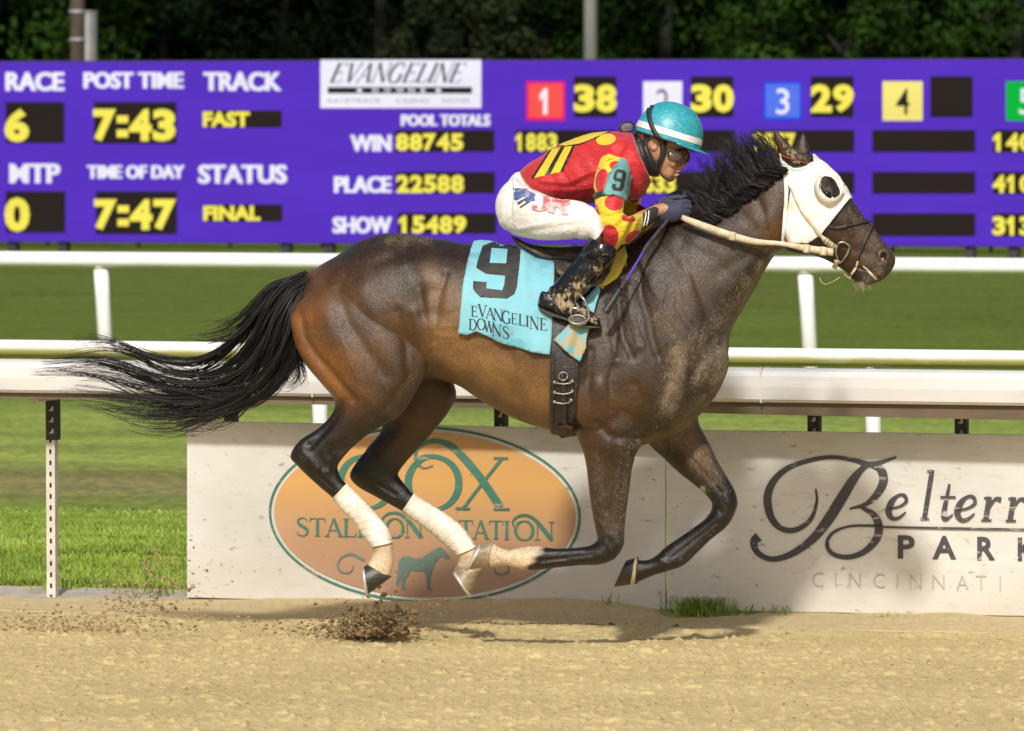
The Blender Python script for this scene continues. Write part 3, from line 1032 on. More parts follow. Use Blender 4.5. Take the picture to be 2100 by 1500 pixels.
def pole(name, px, y, r, h, m, label, bands=False):
    p = P(px, 400, y); p.z = 0
    root = empty(name, p); tag(root, label, "light pole", "light poles beyond the tote board")
    mb = MB().tube([p + Vector((0, 0, -.05)), p + Vector((0, 0, h))], [r * 1.05, r * .75], 20); mb.build("shaft", m, root, smooth=True)
    mb = MB().box(p + Vector((0, 0, h)), (1.6, .12, .1)); mb.build("crossarm", M_STEEL, root)
    for dx in (-.6, -.2, .2, .6):
        q = p + Vector((dx, -.12, h - .12))
        MB().tube([q, q + Vector((0, .1, .04)), q + Vector((0, .2, .1))], [.17, .14, .05], 14).build("floodlight", M_STEEL, root, smooth=True)
    if bands:
        for z in np.arange(.8, h - .5, .42):
            MB().tube([p + Vector((0, 0, z)), p + Vector((0, 0, z + .04))], [r * 1.12, r * 1.12], 20).build("band", M_STEEL, root, smooth=True)
    return root


pole("light_pole", 159, 76, .115, 12, M_RUST, "brown weathered light pole with steel bands at left beyond the board", True)
pole("light_pole", 1211, 77, .11, 14, M_STEEL, "plain pale grey light pole standing beyond the middle of the board")
p = P(187, 400, 77.5); p.z = 0
root = empty("equipment_cabinet", p); tag(root, "pale grey metal cabinet beside the brown light pole", "cabinet")
ztop = P(187, 27, 77.5).z
MB().box(p + Vector((0, 0, ztop / 2)), (.17, .3, ztop)).build("case", M_STEEL, root)
MB().box(p + Vector((0, 0, ztop + .015)), (.2, .34, .03)).build("lid", M_STEEL, root)

# ================================================================== TREES
def leaf_material(name, a, b_):
    m, t, bs = new_mat(name)
    at = nd(t, "ShaderNodeAttribute", attribute_name="tint")
    t.links.new(ramp(t, at.outputs["Fac"], [(0, a), (1, b_)]), bs.inputs["Base Color"])
    bs.inputs["Roughness"].default_value = .7
    bs.inputs["Specular IOR Level"].default_value = .04
    return m


M_LEAF = [leaf_material("dark_leaves", (.0012, .003, .001), (.005, .011, .003)), leaf_material("green_leaves", (.004, .011, .002), (.026, .06, .008)), leaf_material("olive_leaves", (.008, .011, .005), (.026, .034, .014))]
M_BARK = simple("bark", (.009, .008, .006), (.005, .004, .003), 8, .9, (1, 1, .3), .5)


def leaf_cloud(centres, radii, tints, size, per, r):
    """Leaf-sized quads lying through the outer half of each clump."""
    n = len(centres)
    k = np.repeat(np.arange(n), per)
    d = r.normal(size=(len(k), 3)); d /= np.linalg.norm(d, axis=1)[:, None]
    rad = r.random(len(k)) ** .45
    c = centres[k] + d * (radii[k] * rad)[:, None] * np.array([1.1, 1, .85])
    nrm = d + r.normal(size=d.shape) * .8; nrm /= np.linalg.norm(nrm, axis=1)[:, None]
    a = np.cross(nrm, r.normal(size=d.shape)); a /= np.linalg.norm(a, axis=1)[:, None]
    b_ = np.cross(nrm, a)
    s = size * (.6 + .8 * r.random(len(k)))[:, None]
    v = np.stack([c - a * s * .5, c + b_ * s * .32, c + a * s * .6, c - b_ * s * .32], 1).reshape(-1, 3)
    q = np.arange(len(v)).reshape(-1, 4)
    tint = np.clip(tints[k] + (r.random(len(k)) - .5) * .35, 0, 1)
    return v, q, np.repeat(tint, 4)


def leaf_object(name, v, q, tint, m, parent):
    me = bpy.data.meshes.new(name)
    me.vertices.add(len(v)); me.vertices.foreach_set("co", v.ravel().astype(np.float32))
    me.loops.add(q.size); me.loops.foreach_set("vertex_index", q.ravel().astype(np.int32))
    me.polygons.add(len(q)); me.polygons.foreach_set("loop_start", np.arange(0, q.size, 4).astype(np.int32))
    me.update(calc_edges=True)
    a = me.attributes.new("tint", 'FLOAT', 'POINT'); a.data.foreach_set("value", tint.astype(np.float32))
    return link_mesh(name, me, m, parent, smooth=False)


def make_tree(name, base, h, rad, m, seed, dense=1.0, low=.6):
    r = np.random.default_rng(seed)
    base = Vector(base)
    root = empty(name, base)
    mb = MB()
    top = base + Vector((r.normal() * .2, r.normal() * .2, h * .85))
    mid = (base + top) / 2 + Vector((r.normal() * .2, r.normal() * .2, 0))
    pts = [base + Vector((0, 0, -.1)), base * .6 + mid * .4, mid, mid * .5 + top * .5, top]
    mb.tube(pts, [.15, .12, .1, .06, .03], 10)
    n = int(80 * dense)
    zz = low + (h - low) * r.random(n) ** 1.25
    prof = rad * np.sin(np.clip((zz - low + .7) / (h - low + .9), 0, 1) * np.pi) ** .55
    a = r.random(n) * 2 * np.pi
    rr = prof * (.55 + .5 * r.random(n) ** .7)
    c = np.stack([np.cos(a) * rr, np.sin(a) * rr, zz], 1) + np.array(base)
    size = r.uniform(.35, .75, n) * rad / 2.3
    for i in range(0, n, 5):                          # limbs reaching into the crown
        z = min(max(.5, c[i, 2] - .5), h * .8)
        s = base + (top - base) * (z / (h * .85))
        e = Vector(c[i])
        mb.tube([s, (s + e) / 2 + Vector((0, 0, .12)), e], [.05, .03, .01], 6)
    mb.build("trunk", M_BARK, root, smooth=True)
    v, q, tint = leaf_cloud(c, size * 1.15, r.random(n), .14, int(210), r)
    leaf_object("crown", v, q, tint, m, root)
    return root


specs = [(-60, 88, 9.5, 2.6, 1, "green leafy tree at the left edge behind the brown pole"), (330, 92, 11, 2.4, 0, "dark shadowy tree right of the brown light pole"),
         (560, 96, 10, 2.3, 0, "very dark tree standing behind the purple board's captions"), (760, 88, 10.5, 2.4, 0, "dark green tree above the board's white logo panel"),
         (960, 85, 4.1, 1.2, 2, "small olive grey tree just right of the logo panel"), (1090, 94, 11, 2.4, 0, "dark tree just left of the grey light pole"),
         (1350, 88, 10, 2.3, 1, "mid green tree just right of the grey light pole"), (1560, 92, 10.5, 2.2, 0, "dark green tree above the board's third entry square"),
         (1680, 84, 5.2, 1.5, 1, "bright green rounded tree above the horse's head"), (1850, 93, 10, 2.3, 0, "dark tree standing behind the fourth entry square"),
         (2060, 86, 9, 2.4, 1, "light green spreading tree at the right edge of the view"), (150, 97, 12, 2.8, 0, None), (1220, 100, 12, 2.8, 0, None), (1950, 99, 12, 2.8, 0, None), (700, 101, 12, 2.8, 0, None), (-320, 92, 10, 2.6, 0, None), (2400, 92, 10, 2.6, 0, None),
         (450, 105, 12, 3, 0, None), (950, 104, 12, 3, 0, None), (1480, 105, 12, 3, 0, None), (1720, 103, 12, 3, 0, None), (2230, 103, 12, 3, 0, None), (-120, 104, 12, 3, 0, None)]
k = 0
for i, (px, y, h, r_, mi, lab) in enumerate(specs):
    y += 4; p = P(px, 400, y); p.z = -.02
    o = make_tree("broadleaf_tree", p, h, r_, M_LEAF[mi], 100 + i, 1.0 if lab else 1.8, .5)
    tag(o, lab or "tall dark tree in the back row of the wood behind the others", "tree", "trees beyond the race course")
# the wood goes on behind: one dark mass
r = np.random.default_rng(9)
n = 520
xx = r.uniform(-26, 26, n)
c = np.stack([xx, 108 - YAW * xx + r.uniform(-1.5, 3, n), r.uniform(.3, 11, n)], 1)
v, q, tint = leaf_cloud(c, r.uniform(.9, 1.5, n), r.random(n) * .4, .34, 170, r)
wood = leaf_object("far_wood", v, q, tint, M_LEAF[0], None)
tag(wood, "dark mass of the wood behind the nearer trees", "wood", kind='stuff')
# a clipped hedge below the board
r = np.random.default_rng(5)
xx = np.arange(-9, 9, .32)
c = np.stack([xx, line_y(xx, 66) + r.normal(size=len(xx)) * .15, .45 + r.random(len(xx)) * .25], 1)
v, q, tint = leaf_cloud(c, r.uniform(.4, .6, len(xx)), r.random(len(xx)), .1, 220, r)
root = empty("hedge", (0, 66, 0)); tag(root, "low dark hedge running under the purple board", "hedge")
leaf_object("foliage", v, q, tint, M_LEAF[0], root)
for x in xx[::4]: MB().tube([(x, line_y(x, 66), -.05), (x + .05, line_y(x, 66), .5)], [.03, .015], 6).build("stem", M_BARK, root)

# ================================================================== WEEDS AT THE FOOT OF THE BOARDS
def weed(px, n, h, spread, label, seed, name="weed_tuft", y_off=-.05):
    r = np.random.default_rng(seed)
    q = PL(px, 1240, FENCE0 + y_off); q.z = 0
    pos = np.array(q) + np.stack([r.normal(size=n) * spread, r.normal(size=n) * .03 - .02, np.zeros(n)], 1)
    tint = np.clip(.15 + .5 * r.random(n), 0, 1)
    pos[:, 2] = 0
    tt = blades(name, pos, h, .0028, 1.3, loc=q, tint=tint, r=r)
    tag(tt, label, "weed", "weeds along the foot of the boards")


weed(1440, 420, .1, .06, "largest bushy green weed tuft beside the joint of the boards", 1)
weed(1500, 90, .07, .07, "thin straggling grass trailing right of the bushy weed", 2)
weed(1250, 14, .13, .008, "single tall grass sprig before the first board's right end", 3, y_off=-.1)
weed(1600, 20, .07, .02, "thin sprig below the foot of the black script initial", 4)
weed(1815, 30, .06, .03, "small weed under the park lettering on the sand", 5, y_off=-.1)
weed(1965, 40, .035, .03, "low green weed on the little sand mound at right", 6, y_off=-.12)
weed(330, 60, .1, .07, "loose weeds on the concrete strip beside the first board", 7, y_off=.2)
weed(150, 40, .1, .07, "loose weeds behind the open perforated post", 8, y_off=.3)
# ================================================================== THE HORSE
def loft(secs, n=72, rings=None, mapper=PB):
    """Tube through sections (upper/back px, lower/front px, half width, lateral centre, taper towards the upper edge)."""
    rows = []
    for s in secs:
        (ux, uy), (lx, ly), w = s[0], s[1], s[2]
        rows.append([(ux + lx) / 2, (uy + ly) / 2, ux, uy, lx, ly, w, s[3] if len(s) > 3 else 0.0, s[4] if len(s) > 4 else 0.0])
    a = spline(rows, rings or 9 * len(rows))
    v, f = [], []
    for r in a:
        up, lo = np.array(r[2:4]), np.array(r[4:6])
        c, h = (up + lo) / 2, (up - lo) / 2
        for k in range(n):
            th = 2 * math.pi * k / n
            q = c + h * math.cos(th)
            w = max(r[6], .002) * (1 - r[8] * math.cos(th))
            p = mapper(q[0], q[1], r[7])
            v.append(p + Vector((0, 1, 0)) * (w * math.sin(th)))
    m = len(a)
    for i in range(m - 1):
        for k in range(n):
            k2 = (k + 1) % n
            f.append((i * n + k, i * n + k2, (i + 1) * n + k2, (i + 1) * n + k))
    for i, rev in ((0, True), (m - 1, False)):
        c = sum((Vector(v[i * n + k]) for k in range(n)), Vector()) / n
        v.append(c)
        for k in range(n):
            t = (i * n + k, i * n + (k + 1) % n, len(v) - 1)
            f.append(tuple(reversed(t)) if rev else t)
    return v, f


def ball(px, py, dy, rx, ry, rz, mapper=PB, n=16):
    """Ellipsoid around a pixel: rx along the picture, ry in depth, rz upright (metres)."""
    c = mapper(px, py, dy)
    v, f = [], []
    for i in range(n + 1):
        ph = math.pi * i / n
        for k in range(n):
            th = 2 * math.pi * k / n
            v.append(c + Vector((rx * math.sin(ph) * math.cos(th), ry * math.sin(ph) * math.sin(th), rz * math.cos(ph))))
    for i in range(n):
        for k in range(n):
            k2 = (k + 1) % n
            f.append((i * n + k, (i + 1) * n + k, (i + 1) * n + k2, i * n + k2))
    return v, f


def merge_solids(parts, voxel, smooth=4, factor=.5):
    """One continuous skin round several closed shapes."""
    mb = MB()
    for v, f in parts: mb.add(v, f)
    me = bpy.data.meshes.new("raw")
    me.from_pydata(mb.v, [], mb.f); me.update()
    bm = bmesh.new(); bm.from_mesh(me)
    bmesh.ops.remove_doubles(bm, verts=bm.verts, dist=1e-6)
    bmesh.ops.recalc_face_normals(bm, faces=bm.faces)
    bm.to_mesh(me); bm.free()
    o = bpy.data.objects.new("raw", me); col.objects.link(o)
    r = o.modifiers.new("skin", 'REMESH'); r.mode = 'VOXEL'; r.voxel_size = voxel
    if smooth:
        s = o.modifiers.new("soft", 'SMOOTH'); s.iterations = smooth; s.factor = factor
    out = bpy.data.meshes.new_from_object(o.evaluated_get(bpy.context.evaluated_depsgraph_get()))
    bpy.data.objects.remove(o); bpy.data.meshes.remove(me)
    return out


def get_co(me):
    a = np.empty(len(me.vertices) * 3, np.float32); me.vertices.foreach_get("co", a)
    return a.reshape(-1, 3).astype(float)


def get_no(me):
    a = np.empty(len(me.vertices) * 3, np.float32); me.vertex_normals.foreach_get("vector", a)
    return a.reshape(-1, 3).astype(float)


def px_of(co):
    t = CAM_DIST + co[:, 1]
    return CX + FPX * co[:, 0] / t, HY + FPX * (CAM_H - co[:, 2]) / t


def set_co(me, co):
    me.vertices.foreach_set("co", co.astype(np.float32).ravel()); me.update()


def emboss(me, marks, side=-1, dy_of=None):
    """Push the skin in or out along strokes (px polyline, width px, metres); near side by default."""
    co, no = get_co(me), get_no(me)
    x, y = px_of(co)
    by = -(x - CX) / 550.0 * .18
    near = np.clip((-(co[:, 1] - by)) / .05 + .5, 0, 1) if side < 0 else np.ones(len(co))
    d = np.zeros(len(co))
    for pts, w, amp in marks:
        q = seg_dist(pts if len(pts) > 1 else [pts[0], (pts[0][0] + .1, pts[0][1])], x, y)
        d += amp * np.exp(-(q / w) ** 2)
    set_co(me, co + no * (d * near)[:, None])


class Surf:
    """A skin that can be asked where the camera's ray through a pixel meets it."""
    def __init__(s, me):
        dg = [(tuple(v.co)) for v in me.vertices]
        s.bvh = BVHTree.FromPolygons(dg, [tuple(p.vertices) for p in me.polygons])
        s.o = Vector((0, -CAM_DIST, CAM_H))

    def hit(s, px, py, far=False):
        d = (P(px, py, 0) - s.o).normalized()
        if far:
            o = s.o + d * 40; d = -d
        else: o = s.o
        p, n = s.bvh.ray_cast(o, d)[:2]
        if p is not None and n.dot(d) > 0: n = -n          # always the side that faces the viewer
        return p, n

    def at(s, px, py, off=0.0, far=False, mapper=PB):
        p, n = s.hit(px, py, far)
        if p is None:
            q = mapper(px, py, 0)
            p, n, _, _ = s.bvh.find_nearest(q)
            if (q - p).length > 1e-4 and n.dot(q - p) < 0: n = -n
        if n.y > .05 and not far and p is not None: n = n
        return p + n * off


# trunk and neck: (upper px, lower px, half width m, lateral centre m, narrower towards the top)
torso = [((627, 578), (619, 635), .05), ((650, 549), (640, 700), .15), ((690, 525), (690, 740), .215), ((740, 494), (740, 765), .255), ((797, 479), (800, 775), .27), ((850, 483), (868, 775), .265, 0, .02),
         ((910, 492), (933, 788), .262, 0, .05), ((970, 502), (985, 821), .28, 0, .08), ((1050, 512), (1055, 859), .30, 0, .1), ((1130, 522), (1130, 884), .295, 0, .12), ((1200, 518), (1190, 897), .27, 0, .2),
         ((1265, 500), (1262, 912), .25, 0, .3), ((1320, 475), (1330, 912), .235, 0, .3), ((1370, 462), (1400, 884), .215, 0, .25), ((1405, 490), (1458, 828), .185), ((1430, 560), (1490, 765), .13), ((1450, 640), (1494, 715), .07)]
neck = [((1290, 490), (1440, 850), .20), ((1350, 464), (1488, 745), .165, 0, .1), ((1405, 434), (1500, 682), .14, 0, .2), ((1450, 406), (1525, 636), .118, 0, .3), ((1500, 371), (1551, 592), .105, 0, .3), ((1545, 343), (1573, 551), .1, 0, .25),
        ((1580, 323), (1596, 520), .098, 0, .2), ((1602, 316), (1630, 505), .085)]
head = [((1596, 330), (1600, 490), .06), ((1612, 314), (1612, 512), .082), ((1636, 313), (1632, 520), .096), ((1667, 319), (1652, 523), .104), ((1691, 339), (1670, 525), .105), ((1715, 361), (1688, 531), .098, 0, .05), ((1744, 403), (1706, 540), .08),
        ((1764, 434), (1721, 549), .065), ((1783, 457), (1737, 561), .057), ((1803, 483), (1748, 573), .052), ((1822, 508), (1762, 583), .053), ((1835, 525), (1785, 584), .048), ((1836, 540), (1813, 574), .036), ((1832, 548), (1824, 562), .018)]
near_hind = [((640, 590), (780, 560), .10, -.1), ((600, 640), (835, 620), .125, -.13), ((600, 682), (872, 690), .13, -.145), ((611, 718), (879, 735), .128, -.15), ((630, 752), (873, 768), .12, -.155), ((662, 790), (856, 799), .11, -.16), ((686, 822), (828, 845), .092, -.16),
             ((676, 850), (798, 866), .078, -.155), ((648, 880), (757, 890), .062, -.15), ((612, 906), (719, 922), .051, -.15), ((595, 936), (694, 953), .047, -.15), ((608, 954), (695, 970), .044, -.15), ((632, 978), (700, 981), .039, -.15), ((660, 1003), (704, 987), .034, -.15),
             ((682, 1022), (710, 992), .031, -.15), ((705, 1049), (740, 1022), .031, -.15), ((729, 1073), (769, 1053), .032, -.15), ((746, 1100), (795, 1085), .036, -.15), ((763, 1122), (805, 1112), .038, -.15), ((763, 1138), (807, 1148), .036, -.15), ((757, 1153), (803, 1172), .035, -.15), ((752, 1158), (798, 1186), .037, -.15)]
far_hind = [((690, 740), (895, 720), .10, .13), ((725, 800), (935, 800), .1, .14), ((775, 850), (922, 842), .085, .14), ((782, 882), (893, 880), .07, .14), ((752, 920), (862, 916), .056, .14), ((728, 952), (833, 948), .05, .14), ((717, 977), (817, 971), .047, .14),
            ((733, 998), (822, 983), .044, .14), ((768, 1018), (829, 992), .039, .14), ((805, 1038), (839, 1004), .034, .14), ((824, 1049), (848, 1013), .031, .14), ((858, 1073), (884, 1037), .031, .14), ((890, 1097), (919, 1059), .032, .14), ((918, 1122), (952, 1087), .036, .14),
            ((938, 1138), (975, 1122), .038, .14), ((941, 1150), (985, 1150), .036, .14), ((935, 1163), (988, 1172), .036, .14)]
near_fore = [((1188, 770), (1330, 790), .09, -.13), ((1180, 850), (1325, 868), .1, -.135), ((1184, 898), (1314, 922), .088, -.14), ((1196, 928), (1302, 942), .072, -.14), ((1203, 962), (1296, 964), .061, -.14), ((1208, 1008), (1290, 1010), .053, -.14), ((1215, 1055), (1284, 1055), .047, -.14),
             ((1222, 1090), (1281, 1086), .045, -.14), ((1225, 1104), (1279, 1118), .044, -.14), ((1221, 1112), (1262, 1144), .043, -.14), ((1206, 1120), (1233, 1158), .04, -.14), ((1174, 1124), (1190, 1160), .032, -.14), ((1138, 1125), (1140, 1165), .031, -.14),
             ((1110, 1121), (1108, 1169), .035, -.14), ((1083, 1120), (1084, 1170), .037, -.14), ((1060, 1125), (1060, 1165), .033, -.14), ((1040, 1128), (1040, 1160), .031, -.14), ((1021, 1121), (1020, 1162), .034, -.14), ((1008, 1110), (1001, 1164), .037, -.14)]
far_fore = [((1290, 850), (1440, 820), .09, .1), ((1325, 905), (1432, 862), .08, .11), ((1364, 943), (1450, 900), .066, .12), ((1390, 968), (1468, 940), .057, .12), ((1420, 992), (1488, 973), .05, .12), ((1441, 1009), (1505, 1002), .046, .12), ((1456, 1026), (1513, 1030), .045, .12),
            ((1459, 1044), (1506, 1056), .044, .12), ((1446, 1064), (1490, 1081), .04, .12), ((1420, 1084), (1458, 1107), .032, .12), ((1388, 1106), (1430, 1134), .031, .12), ((1362, 1124), (1402, 1160), .035, .12), ((1348, 1138), (1366, 1173), .036, .12),
            ((1330, 1148), (1342, 1180), .033, .12), ((1312, 1149), (1318, 1190), .034, .12), ((1302, 1145), (1304, 1197), .037, .12)]
ear_near = [((1612, 338), (1656, 334), .026, -.055), ((1604, 326), (1650, 322), .024, -.06), ((1594, 305), (1630, 304), .02, -.07), ((1587, 285), (1608, 284), .013, -.078), ((1585, 267), (1592, 266), .005, -.082)]
ear_far = [((1626, 322), (1662, 322), .024, .05), ((1629, 300), (1660, 305), .02, .06), ((1637, 284), (1656, 289), .013, .066), ((1646, 271), (1651, 273), .005, .07)]
dock = [((660, 545), (650, 600), .05), ((628, 562), (622, 598), .032), ((600, 583), (604, 612), .024), ((575, 610), (584, 630), .016), ((560, 632), (567, 645), .006)]

horse_me = merge_solids([loft(s) for s in (torso, neck, head, near_hind, far_hind, near_fore, far_fore, ear_near, ear_far, dock)]
                        + [ball(1440, 740, -.10, .1, .08, .12), ball(1230, 800, -.2, .12, .07, .16), ball(1440, 745, .10, .09, .08, .12), ball(1660, 470, -.06, .09, .045, .09), ball(1696, 394, -.075, .032, .03, .03),
                           ball(1696, 394, .075, .032, .03, .03), ball(1812, 525, -.032, .028, .025, .035), ball(1812, 525, .032, .028, .025, .035)], .0052, 5, .5)

marks = [
    # neck and shoulder
    ([(1592, 528), (1545, 600), (1500, 680), (1440, 745)], 12, -.010), ([(1312, 573), (1315, 608), (1328, 648), (1336, 693), (1347, 725)], 9, -.010), ([(1267, 600), (1270, 640), (1277, 693), (1296, 733)], 8, -.009),
    ([(1290, 590), (1296, 650), (1312, 710)], 10, .007), ([(1340, 570), (1356, 640), (1372, 700)], 13, .007), ([(1250, 620), (1258, 690), (1262, 740)], 9, .007), ([(1262, 735), (1250, 780), (1252, 840)], 8, -.007),
    ([(1387, 627), (1405, 655), (1424, 683)], 8, .006), ([(1470, 690), (1445, 730), (1421, 773), (1416, 808)], 8, -.009), ([(1430, 690), (1405, 740), (1392, 800)], 14, .006),
    ([(1352, 735), (1368, 790), (1350, 850)], 9, -.008), ([(1462, 828), (1427, 850), (1375, 878), (1307, 902)], 7, -.012), ([(1440, 850), (1390, 885), (1330, 915), (1301, 935)], 6, -.009), ([(1420, 790), (1395, 850), (1330, 880)], 13, .007),
    ([(1336, 595), (1360, 622), (1384, 648)], 2.2, .003), ([(1373, 584), (1355, 624), (1350, 650)], 2.2, .003), ([(1270, 650), (1264, 700), (1258, 735)], 2.2, .003), ([(1300, 660), (1318, 700), (1325, 740)], 2.2, .0025), ([(1400, 600), (1420, 640), (1450, 655)], 2.2, .0025),
    ([(1430, 500), (1500, 470), (1560, 450)], 24, .007), ([(1470, 560), (1540, 520)], 14, -.006), ([(1400, 500), (1460, 530), (1500, 570)], 12, -.005), ([(1350, 500), (1400, 560)], 12, -.005),
    ([(1540, 380), (1562, 430), (1575, 490)], 9, -.007), ([(1580, 500), (1560, 530)], 8, -.007), ([(1480, 430), (1520, 440), (1550, 470)], 10, -.004), ([(1210, 720), (1205, 800), (1215, 870)], 10, -.009), ([(1225, 870), (1250, 895), (1290, 900)], 9, -.009),
    ([(1235, 790), (1260, 830), (1300, 840)], 18, .008), ([(1300, 790), (1330, 830)], 10, -.005),
    # ribs and flank
    ([(1090, 740), (1096, 800), (1105, 860)], 7, -.002), ([(1050, 730), (1058, 790), (1066, 840)], 7, -.002), ([(1010, 715), (1018, 770), (1028, 820)], 7, -.002), ([(1110, 740), (1115, 860)], 7, .002),
    ([(915, 560), (900, 610), (893, 660), (890, 700)], 7, -.006), ([(863, 597), (872, 650), (880, 712)], 6, .006), ([(905, 650), (940, 640), (985, 650)], 8, -.003), ([(903, 690), (940, 690)], 4, .002), ([(900, 672), (935, 668)], 4, .002),
    # forearm, knee, cannon
    ([(1258, 905), (1252, 980), (1245, 1050)], 5, -.006), ([(1275, 915), (1268, 1000), (1262, 1060)], 7, .005), ([(1222, 935), (1226, 1030)], 6, .004), ([(1240, 930), (1238, 1010)], 4, -.004), ([(1226, 1068), (1236, 1080)], 5, .004), ([(1268, 1085), (1270, 1115)], 5, .004), ([(1215, 1138), (1150, 1146), (1110, 1152)], 4, -.003), ([(1190, 1130), (1120, 1135)], 5, .003), ([(1255, 1108), (1245, 1135)], 5, -.004), ([(1236, 1100), (1262, 1150)], 4, .003), ([(1110, 1130), (1100, 1160)], 6, .004), ([(1065, 1135), (1060, 1155)], 5, -.003), ([(1240, 1095)], 8, .003), ([(1160, 1146), (1105, 1150)], 4, -.003), ([(1256, 1100), (1262, 1130)], 8, .004),
    # quarters
    ([(613, 640), (622, 690), (645, 728), (680, 768), (725, 820)], 9, -.013), ([(606, 660), (618, 715), (655, 765), (700, 815)], 8, .006), ([(690, 590), (712, 660), (752, 720), (790, 770)], 12, -.006), ([(660, 620), (690, 700), (740, 770)], 22, .008), ([(740, 600), (780, 680), (815, 750)], 26, .008),
    ([(815, 640), (832, 700), (835, 760)], 9, -.007), ([(836, 548), (850, 580)], 22, .011), ([(885, 600), (884, 640)], 22, -.022), ([(850, 640), (866, 700), (868, 740)], 11, .009), ([(840, 770), (800, 830), (760, 860)], 9, -.006), ([(720, 790), (770, 830), (800, 850)], 14, .006),
    ([(650, 560), (690, 590), (720, 560)], 16, -.004), ([(730, 505), (790, 500)], 22, .005), ([(770, 540), (820, 520)], 14, -.005), ([(935, 760), (985, 745), (1040, 760)], 18, .006), ([(760, 700), (770, 760)], 2.2, .0025), ([(700, 690), (716, 740), (735, 780)], 2.2, .0025),
    # gaskin and hock
    ([(698, 838), (664, 882), (634, 914)], 10, -.016), ([(735, 860), (690, 905)], 11, .004), ([(622, 925), (650, 960)], 8, .005), ([(675, 945), (672, 968)], 7, .005), ([(655, 935), (664, 960)], 5, -.004),
    # head
    ([(1705, 440), (1730, 462), (1748, 480)], 4, .006), ([(1700, 455), (1730, 485)], 6, -.004), ([(1748, 460), (1775, 490)], 4, -.003), ([(1770, 480), (1790, 505), (1800, 520)], 2.5, .003), ([(1735, 475), (1762, 500)], 2, .002), ([(1720, 520), (1745, 540)], 5, -.004), ([(1765, 555), (1790, 580)], 4, -.003), ([(1688, 420), (1720, 440)], 9, -.003), ([(1640, 420), (1650, 480), (1640, 515)], 6, -.003), ([(1735, 505), (1772, 520)], 9, -.004), ([(1755, 548), (1780, 556), (1803, 571)], 3.2, -.008),
    ([(1814, 524), (1809, 533)], 5.5, -.024), ([(1800, 514), (1806, 541), (1818, 541)], 4, .004), ([(1826, 516), (1828, 530)], 4, .003), ([(1770, 575), (1782, 583)], 6, .004), ([(1752, 470), (1790, 510)], 8, .003),
    ([(1618, 305), (1640, 325), (1652, 330)], 7, -.012),
]
emboss(horse_me, [(p, w, a * .9) for p, w, a in marks])
emboss(horse_me, [([(752, 895), (735, 950)], 14, .0), ([(1410, 930), (1455, 985), (1480, 1010)], 5, -.006), ([(1452, 915), (1478, 980)], 7, .004), ([(1478, 1000), (1494, 1030)], 6, .004), ([(1462, 1030), (1478, 1050)], 5, -.004), ([(1470, 1072), (1420, 1112), (1380, 1142)], 4, -.004), ([(1350, 1146), (1372, 1160)], 6, .004), ([(752, 930), (735, 960)], 6, -.006), ([(768, 990), (810, 1015)], 5, -.005), ([(640, 965), (680, 1000)], 4, -.005), ([(800, 830), (780, 930)], 12, .0)], side=0)

# coat colours: bay body, black points, white sock, mud thrown over the chest
co = get_co(horse_me)
hx, hy = px_of(co)
hdy = co[:, 1] - (-(hx - CX) / 550.0 * .18)
BAY, DARK, BLACK, RUST, TAN, SEAL = [np.array(c) for c in ((.105, .052, .018), (.02, .0122, .0075), (.0052, .0047, .0045), (.2, .078, .014), (.24, .14, .055), (.038, .02, .0105))]
colr = np.tile(DARK, (len(co), 1))


def wash(c, pts, w, amt, soft=2.0):
    global colr
    q = seg_dist(pts if len(pts) > 1 else [pts[0], (pts[0][0] + .1, pts[0][1])], hx, hy)
    a = (amt * np.exp(-(q / w) ** soft))[:, None]
    colr = colr * (1 - a) + c * a


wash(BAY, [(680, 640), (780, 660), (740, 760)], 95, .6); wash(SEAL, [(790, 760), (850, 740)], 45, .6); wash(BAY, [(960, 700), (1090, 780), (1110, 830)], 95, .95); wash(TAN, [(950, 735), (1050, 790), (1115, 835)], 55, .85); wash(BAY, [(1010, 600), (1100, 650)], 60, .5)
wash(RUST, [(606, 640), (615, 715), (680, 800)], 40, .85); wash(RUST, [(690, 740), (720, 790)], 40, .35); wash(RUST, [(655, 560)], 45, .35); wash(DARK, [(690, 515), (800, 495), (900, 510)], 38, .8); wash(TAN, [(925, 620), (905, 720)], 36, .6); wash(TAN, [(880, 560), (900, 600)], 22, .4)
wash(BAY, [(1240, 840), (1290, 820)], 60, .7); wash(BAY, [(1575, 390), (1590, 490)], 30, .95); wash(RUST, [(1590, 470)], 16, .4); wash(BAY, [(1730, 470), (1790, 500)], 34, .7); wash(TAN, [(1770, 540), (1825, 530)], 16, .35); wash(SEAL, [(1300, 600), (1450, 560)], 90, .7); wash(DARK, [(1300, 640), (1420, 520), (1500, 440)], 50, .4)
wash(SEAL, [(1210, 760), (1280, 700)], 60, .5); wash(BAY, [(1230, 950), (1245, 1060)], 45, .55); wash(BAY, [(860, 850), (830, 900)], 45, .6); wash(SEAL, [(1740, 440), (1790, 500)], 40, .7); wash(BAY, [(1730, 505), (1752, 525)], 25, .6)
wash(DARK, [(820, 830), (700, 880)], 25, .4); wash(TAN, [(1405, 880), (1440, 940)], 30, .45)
wash(BAY, [(1540, 440), (1440, 560), (1340, 720)], 46, .4); wash(BAY, [(1230, 660), (1240, 780)], 34, .4)
